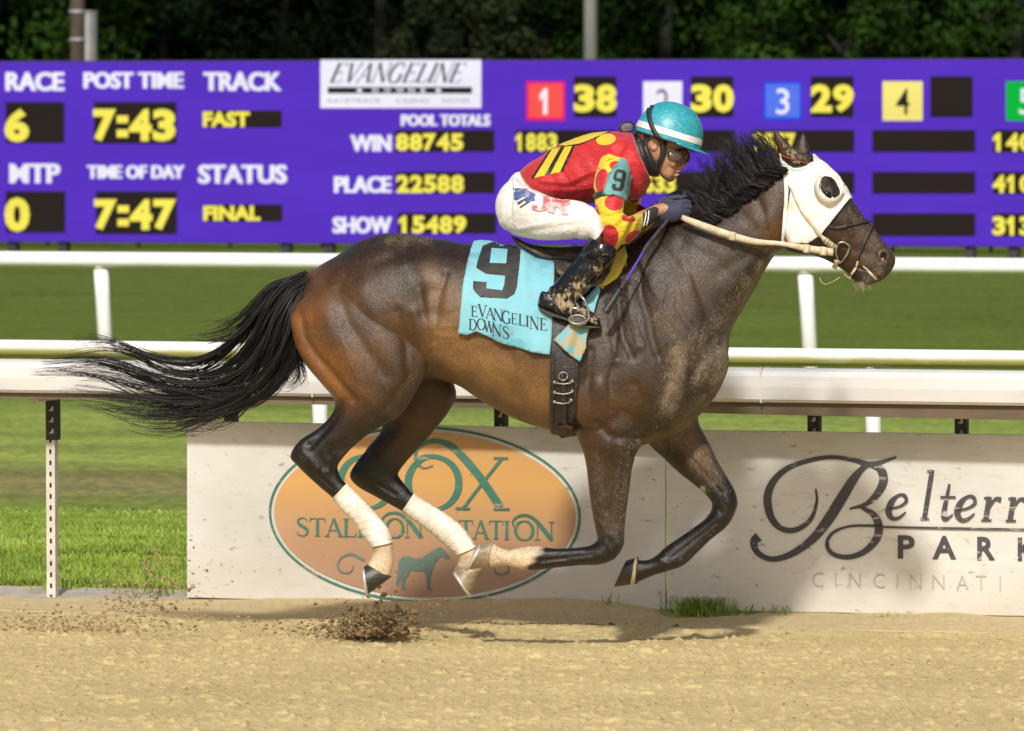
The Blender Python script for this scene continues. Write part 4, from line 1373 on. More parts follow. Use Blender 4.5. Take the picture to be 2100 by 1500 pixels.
# black lower legs
for pts, w in (([(640, 930), (690, 975), (700, 1000)], 55), ([(600, 920), (670, 870), (685, 840)], 20), ([(770, 985), (830, 1010)], 50), ([(760, 930), (790, 880)], 28), ([(1250, 1125), (1110, 1150)], 30), ([(1480, 1040), (1340, 1160)], 46), ([(1480, 980), (1505, 1010)], 18)):
    wash(BLACK, pts, w, .88 if pts[0][0] < 1000 else .75, 4.0)
wash(BLACK, [(1425, 440), (1500, 385), (1590, 322)], 15, .95, 4.0)
wash(np.array((.02, .016, .014)), [(1812, 545), (1770, 575)], 22, .7); wash(BLACK, [(1813, 525), (1809, 532)], 8, .9, 4.0); wash(np.array((.3, .1, .08)), [(1811, 529)], 3.2, .5)
wash(BLACK, [(620, 575), (560, 640)], 16, .9, 4.0)
wash(BAY, [(1598, 288), (1608, 318)], 11, .9); wash(BAY, [(1648, 290), (1650, 305)], 9, .5)
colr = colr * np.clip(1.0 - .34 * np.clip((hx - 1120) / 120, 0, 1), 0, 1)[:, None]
# white sock on the near fore, pale wraps' pasterns behind
sock = (hx < 1128 - .55 * (hy - 1122)) & (hy > 1100) & (hx > 985) & (hdy < .02)
sockw = np.clip((1126 - .9 * (hy - 1122) + 4 * np.sin(hy * .35) - hx) / 16, 0, 1) * ((hy > 1095) & (hx > 980) & (hdy < 0))
WHT = np.array((.6, .5, .36))
colr = colr * (1 - sockw[:, None]) + WHT * sockw[:, None]
for (ax, ay), (bx, by_), sgn in (((752, 1112), (806, 1100), -1), ((916, 1120), (958, 1086), 1)):
    a = np.clip(((hy - (ay + (by_ - ay) * (hx - ax) / (bx - ax)))) / 8, 0, 1) * ((hx > 730) & (hx < 1000) & (hy > 1085)) * (hdy * sgn > -.01)
    a = a * (1 - (sockw > .01)); colr = colr * (1 - a[:, None]) + WHT * a[:, None]
a = np.exp(-(seg_dist([(1440, 1003), (1441, 1010)], hx, hy) / 6) ** 4)[:, None]; colr = colr * (1 - a) + np.array((.35, .33, .28)) * a
mud = np.zeros(len(co))
for pts, w, amt in (([(1545, 590), (1500, 690), (1470, 800)], 26, .95), ([(1390, 720), (1385, 770), (1370, 830)], 26, .95), ([(1450, 820), (1380, 900), (1320, 910)], 28, .75), ([(1350, 650), (1380, 690)], 18, .6), ([(1440, 700), (1440, 780)], 36, .7), ([(880, 487), (800, 490)], 16, .55),
                    ([(1570, 545), (1548, 600)], 20, .9), ([(1500, 640), (1440, 720)], 40, .55), ([(1690, 380), (1705, 400)], 20, .35), ([(1630, 310), (1650, 328)], 12, .5), ([(1400, 900), (1470, 985)], 26, .55), ([(1290, 930), (1280, 1100)], 22, .5), ([(1225, 950), (1232, 1060)], 20, .25), ([(1740, 430), (1800, 500)], 30, .35),
                    ([(1800, 560), (1775, 585)], 16, .75), ([(1808, 520), (1805, 540)], 10, .7), ([(820, 850), (760, 895), (700, 930)], 14, .4), ([(960, 800), (1090, 865)], 14, .35), ([(740, 750), (780, 780)], 40, .18), ([(1270, 620), (1250, 650)], 22, .3), ([(1480, 1090), (1400, 1150)], 20, .25),
                    ([(860, 760), (850, 800)], 16, .35), ([(1550, 490), (1400, 640), (1340, 640)], 60, .2), ([(1000, 1130), (1060, 1150)], 20, .3), ([(780, 1130), (780, 1170)], 20, .35)):
    q = seg_dist(pts if len(pts) > 1 else [pts[0], (pts[0][0] + .1, pts[0][1])], hx, hy)
    mud = np.maximum(mud, amt * np.exp(-(q / w) ** 2))
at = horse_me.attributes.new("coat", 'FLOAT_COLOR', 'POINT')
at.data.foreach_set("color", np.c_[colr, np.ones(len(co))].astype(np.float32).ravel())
at = horse_me.attributes.new("mud", 'FLOAT', 'POINT')
at.data.foreach_set("value", mud.astype(np.float32))

M_COAT, t, b = new_mat("horse_coat")
at = nd(t, "ShaderNodeAttribute", attribute_name="coat")
am = nd(t, "ShaderNodeAttribute", attribute_name="mud")
hm = nd(t, "ShaderNodeMapping"); hm.inputs["Rotation"].default_value = (0, math.radians(-24), 0); hm.inputs["Scale"].default_value = (1, 1, 3.2)
t.links.new(coords(t), hm.inputs["Vector"])
hair = noise(t, hm.outputs["Vector"], 85, 5, .72)
blot = noise(t, coords(t), 7, 5, .6)
vein = noise(t, coords(t, (1, 1, .6)), 16, 5, .6)
c = mix(t, 1.0, at.outputs["Color"], ramp(t, hair, [(.28, (.5, .5, .5)), (.72, (1.55, 1.5, 1.45))]), 'MULTIPLY')
c = mix(t, 1.0, c, ramp(t, blot, [(.28, (.52, .52, .52)), (.72, (1.4, 1.3, 1.2))]), 'MULTIPLY')
# dried sweat and dust lie as pale speckle
dust = ramp(t, vein, [(.58, (0, 0, 0)), (.8, (.06, .06, .06))])
c = mix(t, dust, c, (.2, .16, .13))
spk = noise(t, coords(t, (1, 1, .55)), 190, 4, .8)
pat = noise(t, coords(t, (1, 1, .6)), 26, 5, .7)
th = nd(t, "ShaderNodeMath", operation='MULTIPLY_ADD'); t.links.new(am.outputs["Fac"], th.inputs[0]); th.inputs[1].default_value = .3; t.links.new(spk, th.inputs[2])
th2 = nd(t, "ShaderNodeMath", operation='MULTIPLY_ADD'); t.links.new(pat, th2.inputs[0]); th2.inputs[1].default_value = .22; t.links.new(th.outputs[0], th2.inputs[2])
th = th2
ms = ramp(t, th.outputs[0], [(.7, (0, 0, 0)), (.92, (.72, .72, .72))])
mc = ramp(t, pat, [(.35, (.2, .145, .085)), (.65, (.3, .235, .14))])
c = mix(t, ms, c, mc)
t.links.new(c, b.inputs["Base Color"])
t.links.new(ramp(t, th.outputs[0], [(.62, (.3,) * 3), (.85, (.85,) * 3)]), b.inputs["Roughness"])
b.inputs["Specular IOR Level"].default_value = .5
b.inputs["Sheen Weight"].default_value = .04
b.inputs["Sheen Roughness"].default_value = .4
b.inputs["Sheen Tint"].default_value = (.8, .72, .68, 1)
hh = nd(t, "ShaderNodeMath", operation='ADD'); t.links.new(hair, hh.inputs[0]); t.links.new(ms, hh.inputs[1])
h2 = nd(t, "ShaderNodeMath", operation='MULTIPLY_ADD'); t.links.new(vein, h2.inputs[0]); h2.inputs[1].default_value = 1.2; t.links.new(hh.outputs[0], h2.inputs[2])
bump(t, b, h2.outputs[0], .5, .004)
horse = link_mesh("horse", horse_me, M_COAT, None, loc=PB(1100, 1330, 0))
tag(horse, "dark bay racehorse galloping right with white hood and bandaged hind legs", "horse")
horse_w = horse_me.copy(); horse_w.transform(Matrix.Translation(ORIGIN["horse"]))       # world copy for fitting things onto it
SKIN = Surf(horse_w)

# hooves with their shoes
M_HOOF = simple("hoof_horn", (.055, .048, .042), (.022, .02, .019), 20, .38, (1, 1, 4), .2, lo=.3, hi=.7)
M_HOOFP = simple("pale_hoof_horn", (.34, .26, .15), (.14, .11, .075), 16, .45, (1, 1, 2), .2, lo=.3, hi=.65)
M_SHOE = simple("aluminium_shoe", (.75, .74, .7), (.6, .58, .52), 10, .35, metal=.6)
M_CORO = simple("coronet_mud", (.5, .4, .24), (.38, .29, .16), 40, .9)


def hoof(cor_heel, cor_toe, sole_heel, sole_toe, dy, m, shoe=True, band=False):
    lerp = lambda a, b_, k: (a[0] + (b_[0] - a[0]) * k, a[1] + (b_[1] - a[1]) * k)
    secs = [(lerp(cor_heel, sole_heel, k), lerp(cor_toe, sole_toe, k), .036 + .018 * k, dy) for k in (-.12, 0, .25, .5, .75, .93, 1)]
    secs[0] = (secs[0][0], secs[0][1], .03, dy)
    v, f = loft(secs, 40, 16)
    h = mesh_obj("hoof", v, f, m, horse)
    if shoe:
        pts = []
        for th in np.linspace(.5, 2 * math.pi - .5, 26):
            c = lerp(sole_heel, sole_toe, .5 - .5 * math.cos(th))
            n = Vector((sole_heel[1] - sole_toe[1], 0, -(sole_toe[0] - sole_heel[0]))).normalized()
            pts.append(PB(c[0], c[1], dy) + Vector((0, -.052 * math.sin(th), 0)))
        out = (PB(*sole_heel, dy) + PB(*sole_toe, dy) - PB(*cor_heel, dy) - PB(*cor_toe, dy)).normalized()
        mb = MB().tube([p + out * .003 for p in pts], .0065, 8)
        mb.build("shoe", M_SHOE, h, smooth=True)
    if band:
        secs = [(lerp(cor_heel, sole_heel, k), lerp(cor_toe, sole_toe, k), .0395 + .017 * k, dy) for k in (.05, .1, .2, .26)]
        v, f = loft(secs, 40, 8)
        mesh_obj("coronet_band", v, f, M_CORO, h)


hoof((753, 1158), (798, 1187), (746, 1163), (754, 1220), -.15, M_HOOF)
hoof((934, 1163), (988, 1173), (931, 1171), (965, 1221), .14, M_HOOFP)
hoof((1010, 1110), (1000, 1165), (989, 1117), (959, 1168), -.14, M_HOOFP)
hoof((1307, 1143), (1303, 1198), (1284, 1150), (1259, 1204), .12, M_HOOF, False, True)

# nostril: a dark flared opening with a pale rim
nos = [(1811 + 7.5 * math.cos(a) * .97 + 11.5 * math.sin(a) * .25, 527 + 11.5 * math.sin(a) * .97 - 7.5 * math.cos(a) * .2) for a in np.linspace(0, 6.28, 22, endpoint=False)]
v2, t2 = fill([nos], 3)
M_NOSE = simple("nostril_lining", (.012, .006, .005), (.03, .012, .01), 90, .5)
mesh_obj("nostril", [SKIN.at(a, b_, .0012) for a, b_ in v2], t2, M_NOSE, horse)
M_RIM = simple("muddy_nostril_rim", (.17, .12, .075), (.06, .042, .03), 60, .6)
MB().tube([SKIN.at(a, b_, .001) for a, b_ in nos[3:18]], [.0015] + [.0042] * 13 + [.0015], 8).build("nostril_rim", M_RIM, horse, smooth=True)
mesh_obj("nostril_flesh", [SKIN.at(1810 + 3.5 * math.cos(a), 532 + 4 * math.sin(a), .0022) for a in np.linspace(0, 6.28, 14, endpoint=False)], [tuple(range(14))], simple("pink_flesh", (.4, .14, .11), None, 30, .4), horse)
# eye
M_EYE, t, b = new_mat("horse_eye"); b.inputs["Base Color"].default_value = (.006, .004, .003, 1); b.inputs["Roughness"].default_value = .05
p = SKIN.at(1696, 400, -.010)
v, f = ball(*to_px(p), p.y - base_y(to_px(p)[0]), .017, .015, .015)
mesh_obj("eye", v, f, M_EYE, horse)


# ------------------------------------------------------------------ hair
M_HAIR, t, b = new_mat("black_hair")
at = nd(t, "ShaderNodeAttribute", attribute_name="tint")
t.links.new(ramp(t, at.outputs["Fac"], [(0, (.004, .004, .0045)), (.7, (.014, .0125, .013)), (1, (.06, .045, .036))]), b.inputs["Base Color"])
b.inputs["Roughness"].default_value = .42
b.inputs["Specular IOR Level"].default_value = .35


def hair(name, curves, r0, r1, parent, m=None, k=4):
    """curves: (n, s, 3) world points; one mesh of tapering strands."""
    n, s, _ = curves.shape
    tg = np.gradient(curves, axis=1); tg /= np.linalg.norm(tg, axis=2)[..., None] + 1e-9
    a = np.cross(tg, np.array([0.3, 1, .2])); a /= np.linalg.norm(a, axis=2)[..., None] + 1e-9
    b_ = np.cross(tg, a)
    rad = np.linspace(0, 1, s) ** 1.3
    rr = (r0 * (1 - rad) + r1 * rad)[None, :, None] * (.7 + .6 * rng.random((n, 1, 1)))
    v = np.stack([curves + (a * math.cos(2 * math.pi * j / k) + b_ * math.sin(2 * math.pi * j / k)) * rr for j in range(k)], 2)
    idx = np.arange(n * s * k).reshape(n, s, k)
    q = np.stack([idx[:, :-1], np.roll(idx, -1, 2)[:, :-1], np.roll(idx, -1, 2)[:, 1:], idx[:, 1:]], -1).reshape(-1, 4)
    v = v.reshape(-1, 3)
    me = bpy.data.meshes.new(name)
    me.vertices.add(len(v)); me.vertices.foreach_set("co", v.astype(np.float32).ravel())
    me.loops.add(q.size); me.loops.foreach_set("vertex_index", q.ravel().astype(np.int32))
    me.polygons.add(len(q)); me.polygons.foreach_set("loop_start", np.arange(0, q.size, 4).astype(np.int32))
    me.update(calc_edges=True)
    at = me.attributes.new("tint", 'FLOAT', 'POINT')
    tt = rng.random(n) ** 1.6
    at.data.foreach_set("value", np.repeat(tt, s * k).astype(np.float32))
    return link_mesh(name, me, m or M_HAIR, parent)


def guided(guides, n, segs, sx, sd, r, weights=None, curl=6.0, short=(.55, 1.0), lock=9, lx=2.2):
    """Locks of strands that follow blends of neighbouring guide curves (px, py, dy); each lock parts from its neighbours towards its tip."""
    G = np.stack([spline(g, segs) for g in guides])
    out = []
    w = np.array(weights if weights is not None else [1] * (len(guides) - 1), float); w /= w.sum()
    tt = np.linspace(0, 1, segs)
    while len(out) < n:
        j = r.choice(len(w), p=w); u = r.random()
        c = G[j] * (1 - u) + G[j + 1] * u
        L = short[0] + (short[1] - short[0]) * r.random() ** .6
        off, dd = r.normal(size=2) * sx, r.normal() * sd
        ph, fr, am = r.random() * 6.28, r.uniform(.8, 2.0), r.normal() * curl
        for _ in range(int(r.integers(lock // 2, lock * 2))):
            l2 = L * r.uniform(.8, 1.04)
            s = np.linspace(0, min(l2, 1.0) * (segs - 1), segs)
            q = np.stack([np.interp(s, range(segs), c[:, k]) for k in range(3)], 1)
            o2 = r.normal(size=2) * lx * 1.6
            ph2, am2 = r.random() * 6.28, r.normal() * curl * .22
            sp = .35 + .65 * np.abs(1 - 1.5 * tt) + .5 * np.maximum(0, tt - .75)
            q[:, 0] += off[0] * (.25 + tt) + am * np.sin(fr * tt * 6.28 + ph) * tt * .6 + o2[0] * sp + am2 * np.sin(2.4 * tt * 6.28 + ph2) * tt
            q[:, 1] += off[1] * (.25 + tt) + am * np.cos(fr * tt * 6.28 + ph) * tt + o2[1] * sp + am2 * np.cos(2.1 * tt * 6.28 + ph2) * tt
            q[:, 2] += dd * (.3 + tt) + r.normal() * .006
            out.append([tuple(PB(*z)) for z in q])
    return np.array(out)


r = np.random.default_rng(3)
tg = [[(625, 572, 0), (575, 586, 0), (528, 640, 0), (470, 705, .0), (400, 742, 0), (320, 735, 0), (250, 708, 0), (190, 695, 0), (128, 710, 0)],
      [(625, 574, 0), (585, 605, -.01), (545, 668, -.01), (490, 738, -.01), (415, 775, 0), (335, 770, 0), (270, 738, 0), (205, 728, 0), (135, 738, 0)],
      [(624, 578, 0), (595, 620, -.02), (560, 690, -.02), (505, 765, -.02), (430, 805, -.01), (345, 802, 0), (265, 772, 0), (185, 748, 0), (72, 742, 0)],
      [(623, 584, 0), (602, 640, -.02), (575, 720, -.02), (520, 790, -.02), (440, 825, -.01), (350, 833, 0), (270, 830, 0), (185, 815, 0), (88, 802, 0)],
      [(621, 590, 0), (606, 655, -.02), (588, 735, -.02), (540, 800, -.02), (465, 838, -.01), (385, 857, 0), (310, 866, 0), (230, 850, 0), (140, 815, 0)],
      [(619, 598, 0), (608, 670, -.02), (596, 745, -.02), (556, 802, -.01), (490, 838, 0), (420, 862, 0), (350, 872, 0), (290, 870, 0), (240, 858, 0)]]
c1 = guided(tg, 720, 30, 8, .02, r, [1.3, 1.0, .7, 1.4, 1.3], 10, (.6, 1.05), 11, 3.4)
short = [[(620, 590, 0), (606, 650, -.02), (600, 720, -.02), (592, 765, 0), (560, 795, 0), (525, 802, 0)], [(618, 600, 0), (610, 670, -.03), (612, 730, -.02), (616, 770, 0), (590, 800, 0), (560, 800, 0)],
         [(618, 606, 0), (613, 680, -.03), (620, 740, -.02), (634, 775, 0), (630, 800, 0), (618, 812, 0)]]
c2 = guided(short, 200, 30, 6, .02, r, None, 5, (.5, 1), 7, 2)
fly = [[(615, 570, 0), (570, 578, 0), (540, 600, 0), (500, 640, 0), (455, 668, 0), (410, 674, 0)], [(612, 575, 0), (560, 600, 0), (520, 650, 0), (480, 690, 0), (430, 705, 0), (385, 700, 0)]]
c3 = guided(fly, 150, 30, 9, .025, r, None, 6, (.4, 1.0), 8, 2)
body = [[(626, 568, 0), (590, 580, -.02), (552, 625, -.03), (520, 690, -.03), (480, 745, -.02)], [(622, 592, 0), (606, 650, -.04), (592, 715, -.04), (560, 775, -.03), (520, 812, -.02)]]
c4 = guided(body, 400, 30, 6, .03, r, None, 3, (.75, 1), 12, 3.5)
hair("tail", np.concatenate([c1, c2, c3, c4]), .0017, .0004, horse)

mg = []
for rt, m1, m2, tp in (((1424, 446), (1412, 428), (1408, 418), (1392, 414)), ((1446, 436), (1430, 402), (1428, 386), (1412, 380)), ((1466, 421), (1444, 376), (1444, 356), (1426, 352)), ((1488, 405), (1460, 356), (1460, 336), (1440, 334)),
                   ((1510, 389), (1478, 336), (1476, 314), (1452, 316)), ((1532, 372), (1498, 316), (1494, 296), (1466, 298)), ((1554, 355), (1520, 303), (1514, 284), (1488, 278)), ((1574, 339), (1546, 296), (1538, 282), (1518, 270)), ((1592, 325), (1570, 298), (1558, 286), (1544, 268))):
    mg.append([(rt[0] + 10, rt[1] + 16, -.05), (rt[0] - 6, rt[1] - 8, -.03), (*m1, -.012), (*m2, 0), (*tp, .01)])
c = guided(mg, 1300, 18, 9, .03, r, None, 11, (.45, 1.05), 8, 2.6)
root2 = [[(a[0][0] + 12, a[0][1] + 8, -.088), (a[0][0] - 14, a[0][1] + 2, -.062), (a[0][0] - 40, a[0][1] + 6, -.035), (a[0][0] - 62, a[0][1] - 6, -.01), (a[0][0] - 78, a[0][1] - 8, 0)] for a in mg]
c5 = guided(root2, 620, 18, 5, .012, r, None, 5, (.5, 1.0), 9, 1.6)
hair("mane", np.concatenate([c, c5]), .0014, .0003, horse)
wh = [[(1755, 580, -.02), (1758, 592, -.02), (1754, 600, -.02)], [(1785, 582, -.02), (1786, 592, -.02), (1782, 598, -.02)]]
M_WHISK = simple("pale_whiskers", (.35, .3, .2), None, 9, .6)
hair("chin_hair", guided(wh, 60, 8, 3, .015, r, None, 2, (.3, 1)), .0007, .0002, horse, M_WHISK)
# ================================================================== WRAPS, CLOTH, SADDLE, BRIDLE, HOOD
M_WRAP = simple("white_bandage", (.8, .77, .69), (.6, .51, .36), 16, .8, (1, 1, 1), .35, 160, lo=.3, hi=.6)
M_CLOTHW = simple("dirty_white_fabric", (.8, .78, .72), (.5, .43, .31), 11, .8, bmp=.25, bscale=260, lo=.3, hi=.5, detail=8)
M_STRAPW = simple("cream_rubber_strap", (.66, .58, .42), (.48, .39, .25), 30, .6, bmp=.2, bscale=160)
M_STRAPB = simple("dark_leather", (.03, .026, .024), (.1, .08, .055), 40, .5, bmp=.3, lo=.28, hi=.42)
M_STEELB = simple("bit_steel", (.42, .4, .36), (.22, .2, .17), 40, .4, metal=.7)


def leg_wrap(secs, i0, i1, label=None):
    """A bandage wound round a cannon bone: overlapping turns and puckers."""
    sub = [(s[0], s[1], s[2] + .004, *s[3:]) for s in secs[i0:i1]]
    n, rings = 48, 90
    v, f = loft(sub, n, rings)
    cs = [sum((Vector(v[i * n + k]) for k in range(n)), Vector()) / n for i in range(rings)]
    for i in range(rings):
        for k in range(n):
            s = i / rings * 9 + k / n
            saw = (s % 1.0)
            d = 1.035 + .045 * saw ** .7 + .012 * math.sin(i * 1.9 + k * .5) * math.sin(k * .37 + i * .3)
            if i < 3 or i > rings - 3: d += .03
            v[i * n + k] = cs[i] + (Vector(v[i * n + k]) - cs[i]) * d
    o = mesh_obj("leg_wrap", v, f, M_WRAP, horse)
    if label: o['label'] = label
    return o


w1 = leg_wrap(near_hind, 14, 19)
w2 = leg_wrap(far_hind, 10, 15)


def patch(name, loops, surf, off, mat_, parent=None, step=6, thick=0.0, far=False, soften=0, wrinkle=None, smooth=True, mapper=PB, loc=None, edge_off=None):
    """Lay an outline drawn on the picture onto a skin: every point sits where the camera's ray meets it, off metres out."""
    v2, tris = fill(loops, step)
    pts = []
    for a, b_ in v2:
        w = wrinkle(a, b_) if wrinkle else 0.0
        pts.append(surf.at(a, b_, off + w, far, mapper))
    pts = np.array([tuple(p) for p in pts])
    if soften:
        nb = [[] for _ in pts]
        for t in tris:
            for i, j in ((0, 1), (1, 2), (2, 0)): nb[t[i]].append(t[j]); nb[t[j]].append(t[i])
        for _ in range(soften):
            q = pts.copy()
            for i, ns in enumerate(nb):
                if ns: q[i] = pts[i] * .5 + pts[ns].mean(0) * .5
            y0 = pts[:, 1].copy()
            pts[:, 1] = np.minimum(q[:, 1], y0 + .004) if not far else np.maximum(q[:, 1], y0 - .004)
    if far: tris = [tuple(reversed(t)) for t in tris]
    o = mesh_obj(name, pts, tris, mat_, parent, loc, smooth)
    if thick:
        m = o.modifiers.new("thickness", 'SOLIDIFY'); m.thickness = thick; m.offset = 1.0 if False else -1.0
    return o


def world_surf(o):
    me = o.data.copy(); me.transform(Matrix.Translation(ORIGIN.get(o.name, Vector((0, 0, 0)))))
    return Surf(me)


def mapped_strokes(name, strokes, surf, off, mat_, parent, lift=.0002):
    return strokes_mesh(strokes, lambda a, b_, k=0.0: surf.at(a, b_, off + k)).build(name, mat_, parent, smooth=True)


def strap(name, pts, width, surf, off, mat_, parent, n=40, thick=.003, far=False, free=None):
    """A flat strap along pixels; lies on surf, or hangs free at given dy per point."""
    rows = [(p[0], p[1], (width[i] if isinstance(width, (list, tuple)) else width), (free[i] if free else 0)) for i, p in enumerate(pts)]
    a = spline(rows, n)
    d = np.gradient(a[:, :2], axis=0); d /= np.linalg.norm(d, axis=1)[:, None] + 1e-9
    v, f = [], []
    for (x, y, w, dy), (tx, ty) in zip(a, d):
        for k in (-.5, 0, .5):
            qx, qy = x - ty * w * k, y + tx * w * k
            bulge = .0015 * (1 - abs(k) * 2)
            v.append(PB(qx, qy, dy - bulge) if free else surf.at(qx, qy, off + bulge, far))
    for i in range(n - 1):
        for k in (0, 1): f.append((i * 3 + k, i * 3 + k + 1, i * 3 + k + 4, i * 3 + k + 3))
    o = mesh_obj(name, v, f, mat_, parent)
    m = o.modifiers.new("thickness", 'SOLIDIFY'); m.thickness = thick; m.offset = 0
    return o


# ------------------------------------------------------------------ saddle cloth
M_AQUA, t, b = new_mat("aqua_cloth")
vec = coords(t)
wet = noise(t, coords(t, (1, 1, 1.3)), 5.5, 4)
c = ramp(t, wet, [(.38, (.1, .33, .42)), (.46, (.17, .46, .55)), (.7, (.21, .52, .6))])
sep = nd(t, "ShaderNodeSeparateXYZ"); t.links.new(vec, sep.inputs[0])
grime = noise(t, coords(t, (1, 1, 1.2)), 30, 5, .65)
c = mix(t, ramp(t, grime, [(.5, (0, 0, 0)), (.72, (.5, .5, .5))]), c, (.36, .34, .22))
t.links.new(c, b.inputs["Base Color"]); b.inputs["Roughness"].default_value = .75; b.inputs["Sheen Weight"].default_value = .15
bump(t, b, noise(t, vec, 240, 2), .15, .002)
M_MUDAQUA = simple("muddied_aqua_cloth", (.4, .33, .17), (.15, .42, .46), 24, .8, lo=.4, hi=.56)
M_BLKCLOTH = simple("black_print_cloth", (.016, .016, .018), (.04, .036, .032), 30, .6, bmp=.2, bscale=120)
M_NAVYINK = simple("dark_navy_print", (.015, .018, .03), (.03, .03, .04), 30, .7)


def fold(a, b_):
    """Soft folds running down the cloth; it lifts off at its rear top corner and lower edge."""
    w = .006 * math.sin(a * .085 + .02 * b_) + .006 * math.exp(-((a - 1072 - (b_ - 540) * .12) / 9) ** 2) + .004 * math.sin(b_ * .05 + a * .03)
    w += .010 * math.exp(-((b_ - 690 + (a - 1000) * -.25) / 14) ** 2) * (.5 + .5 * math.sin(a * .11))
    w += .012 * max(0, 1 - math.hypot(a - 985, b_ - 490) / 40)
    return max(w, -.004)


cloth_px = [(972, 496), (990, 485), (1012, 488), (1040, 500), (1075, 512), (1110, 522), (1136, 534), (1137, 560), (1135, 600), (1133, 650), (1131, 700), (1128, 728), (1090, 721), (1050, 709), (1020, 699), (1000, 688), (982, 680), (962, 686), (943, 683),
            (946, 640), (950, 590), (958, 545), (966, 515)]
cloth_root = empty("saddle_cloth", PB(1040, 700, -.3))
tag(cloth_root, "aqua numbered cloth under the saddle with a big black 9 and printed name", "saddle cloth")
cloth = patch("cloth", [cloth_px], SKIN, .016, M_AQUA, cloth_root, 5, .003, soften=8, wrinkle=fold)
CLOTH = Surf(cloth.data)
far_px = [(990, 505), (1040, 512), (1090, 520), (1136, 534), (1133, 650), (1128, 728), (1050, 709), (982, 690), (943, 683), (950, 590), (966, 515)]
patch("cloth", [far_px], SKIN, .014, M_AQUA, cloth_root, 12, .003, far=True, soften=4)
nine = [(1010, 497), (1052, 502), (1068, 513), (1066, 540), (1060, 590), (1055, 604), (1040, 613), (985, 610), (975, 600), (970, 592), (971, 577), (998, 579), (997, 592), (1030, 596), (1034, 585), (1036, 566), (996, 562), (977, 550), (980, 535), (990, 505)]
hole = [(1008, 509), (1041, 511), (1038, 541), (1004, 540)]
patch("number", [nine, hole], CLOTH, .0015, M_BLKCLOTH, cloth_root, 5)
S = []
for i, (ch, x0, x1, y0, y1) in enumerate((("E", 966, 979, 627, 649), ("V", 980, 997, 624, 649), ("A", 996, 1013, 630, 653), ("N", 1012, 1030, 633, 657), ("G", 1029, 1047, 637, 662), ("E", 1048, 1060, 642, 664), ("L", 1063, 1076, 644, 667), ("I", 1077, 1084, 647, 670), ("N", 1086, 1104, 649, 674), ("E", 1107, 1121, 652, 677),
                                      ("D", 962, 976, 654, 676), ("O", 978, 994, 653, 675), ("W", 992, 1013, 657, 680), ("N", 1009, 1027, 664, 688), ("S", 1030, 1043, 669, 694))):
    S += serif_text(ch, (x0, y0, x1 + 2, y1), .16)
mapped_strokes("name_lettering", S, CLOTH, .0012, M_NAVYINK, cloth_root)

# ------------------------------------------------------------------ saddle, girth, stirrup
saddle = empty("racing_saddle", PB(1160, 515, 0))
tag(saddle, "small muddy black racing saddle with yellow pad and wide black girth", "saddle")
M_SADDLE = simple("muddy_saddle_leather", (.035, .03, .028), (.2, .15, .085), 22, .45, bmp=.4, bscale=70, lo=.3, hi=.5)
M_YPAD = simple("yellow_foam_pad", (.72, .58, .08), (.5, .4, .08), 18, .75, bmp=.2, lo=.3, hi=.5)
seat_s = [((1046, 484), (1052, 492), .07), ((1060, 488), (1066, 506), .12), ((1085, 500), (1088, 520), .14), ((1130, 512), (1130, 540), .13), ((1190, 512), (1190, 545), .12), ((1240, 500), (1242, 540), .11), ((1280, 488), (1282, 525), .09), ((1295, 486), (1296, 505), .05)]
me = merge_solids([loft(seat_s, 40)], .005, 3)
link_mesh("seat", me, M_SADDLE, saddle)
flap = [(1078, 503), (1136, 520), (1200, 520), (1262, 505), (1268, 530), (1255, 562), (1236, 590), (1205, 600), (1165, 590), (1142, 570), (1133, 540), (1100, 522)]
patch("flap", [flap], SKIN, .028, M_SADDLE, saddle, 5, .008, soften=6)
patch("flap", [[(1100, 525), (1200, 520), (1262, 510), (1236, 590), (1165, 590)]], SKIN, .02, M_SADDLE, saddle, 12, .006, far=True)
pad = [(1250, 525), (1270, 512), (1285, 512), (1288, 530), (1282, 552), (1268, 574), (1248, 588), (1228, 594), (1228, 586), (1246, 566), (1254, 548)]
patch("pad", [pad], SKIN, .02, M_YPAD, saddle, 4, .018, soften=3)
girth_px = [(1131, 655), (1190, 668), (1190, 740), (1186, 800), (1182, 870), (1180, 889), (1150, 893), (1133, 890), (1128, 866), (1128, 800), (1129, 720)]
g = patch("girth", [girth_px], SKIN, .010, M_STRAPB, saddle, 5, .006, soften=2)
GIRTH = Surf(g.data)
patch("girth", [girth_px], SKIN, .010, M_STRAPB, saddle, 8, .006, far=True)
for x0, y0, x1, y1 in ((1135, 722, 1133, 885), (1183, 745, 1176, 885)):
    strap("girth_edge", [(x0, y0), ((x0 + x1) / 2, (y0 + y1) / 2), (x1, y1)], 5, GIRTH, .002, M_STRAPB, saddle, 20)
strap("billet_strap", [(1152, 765), (1156, 800), (1158, 850), (1160, 903)], 12, GIRTH, .004, M_STRAPB, saddle, 24)
for y in (783, 803, 822):
    mb = MB()
    pts = [GIRTH.at(x, y + dy, .009) for x, dy in ((1138, 0), (1144, 2), (1156, 4), (1168, 2), (1174, -2))]
    mb.tube(pts, .0035, 6)
    for p in (pts[0], pts[-1]): mb.add(*tube_geo([p + Vector((0, -.005, 0)), p + Vector((0, .003, 0))], .007, 8))
    mb.build("buckle", M_STEELB, saddle, smooth=True)
mb = MB().tube([GIRTH.at(1155 + 9 * math.cos(a), 771 + 8 * math.sin(a), .008) for a in np.linspace(0, 6.28, 20)], .003, 6); mb.build("buckle", M_STEELB, saddle, smooth=True)
lab_px = [(1160 + 17 * math.cos(a), 876 + 8 * math.sin(a)) for a in np.linspace(0, 6.28, 30, endpoint=False)]
lb = patch("girth_label", [lab_px], GIRTH, .0085, M_BLKCLOTH, saddle, 4, .001)
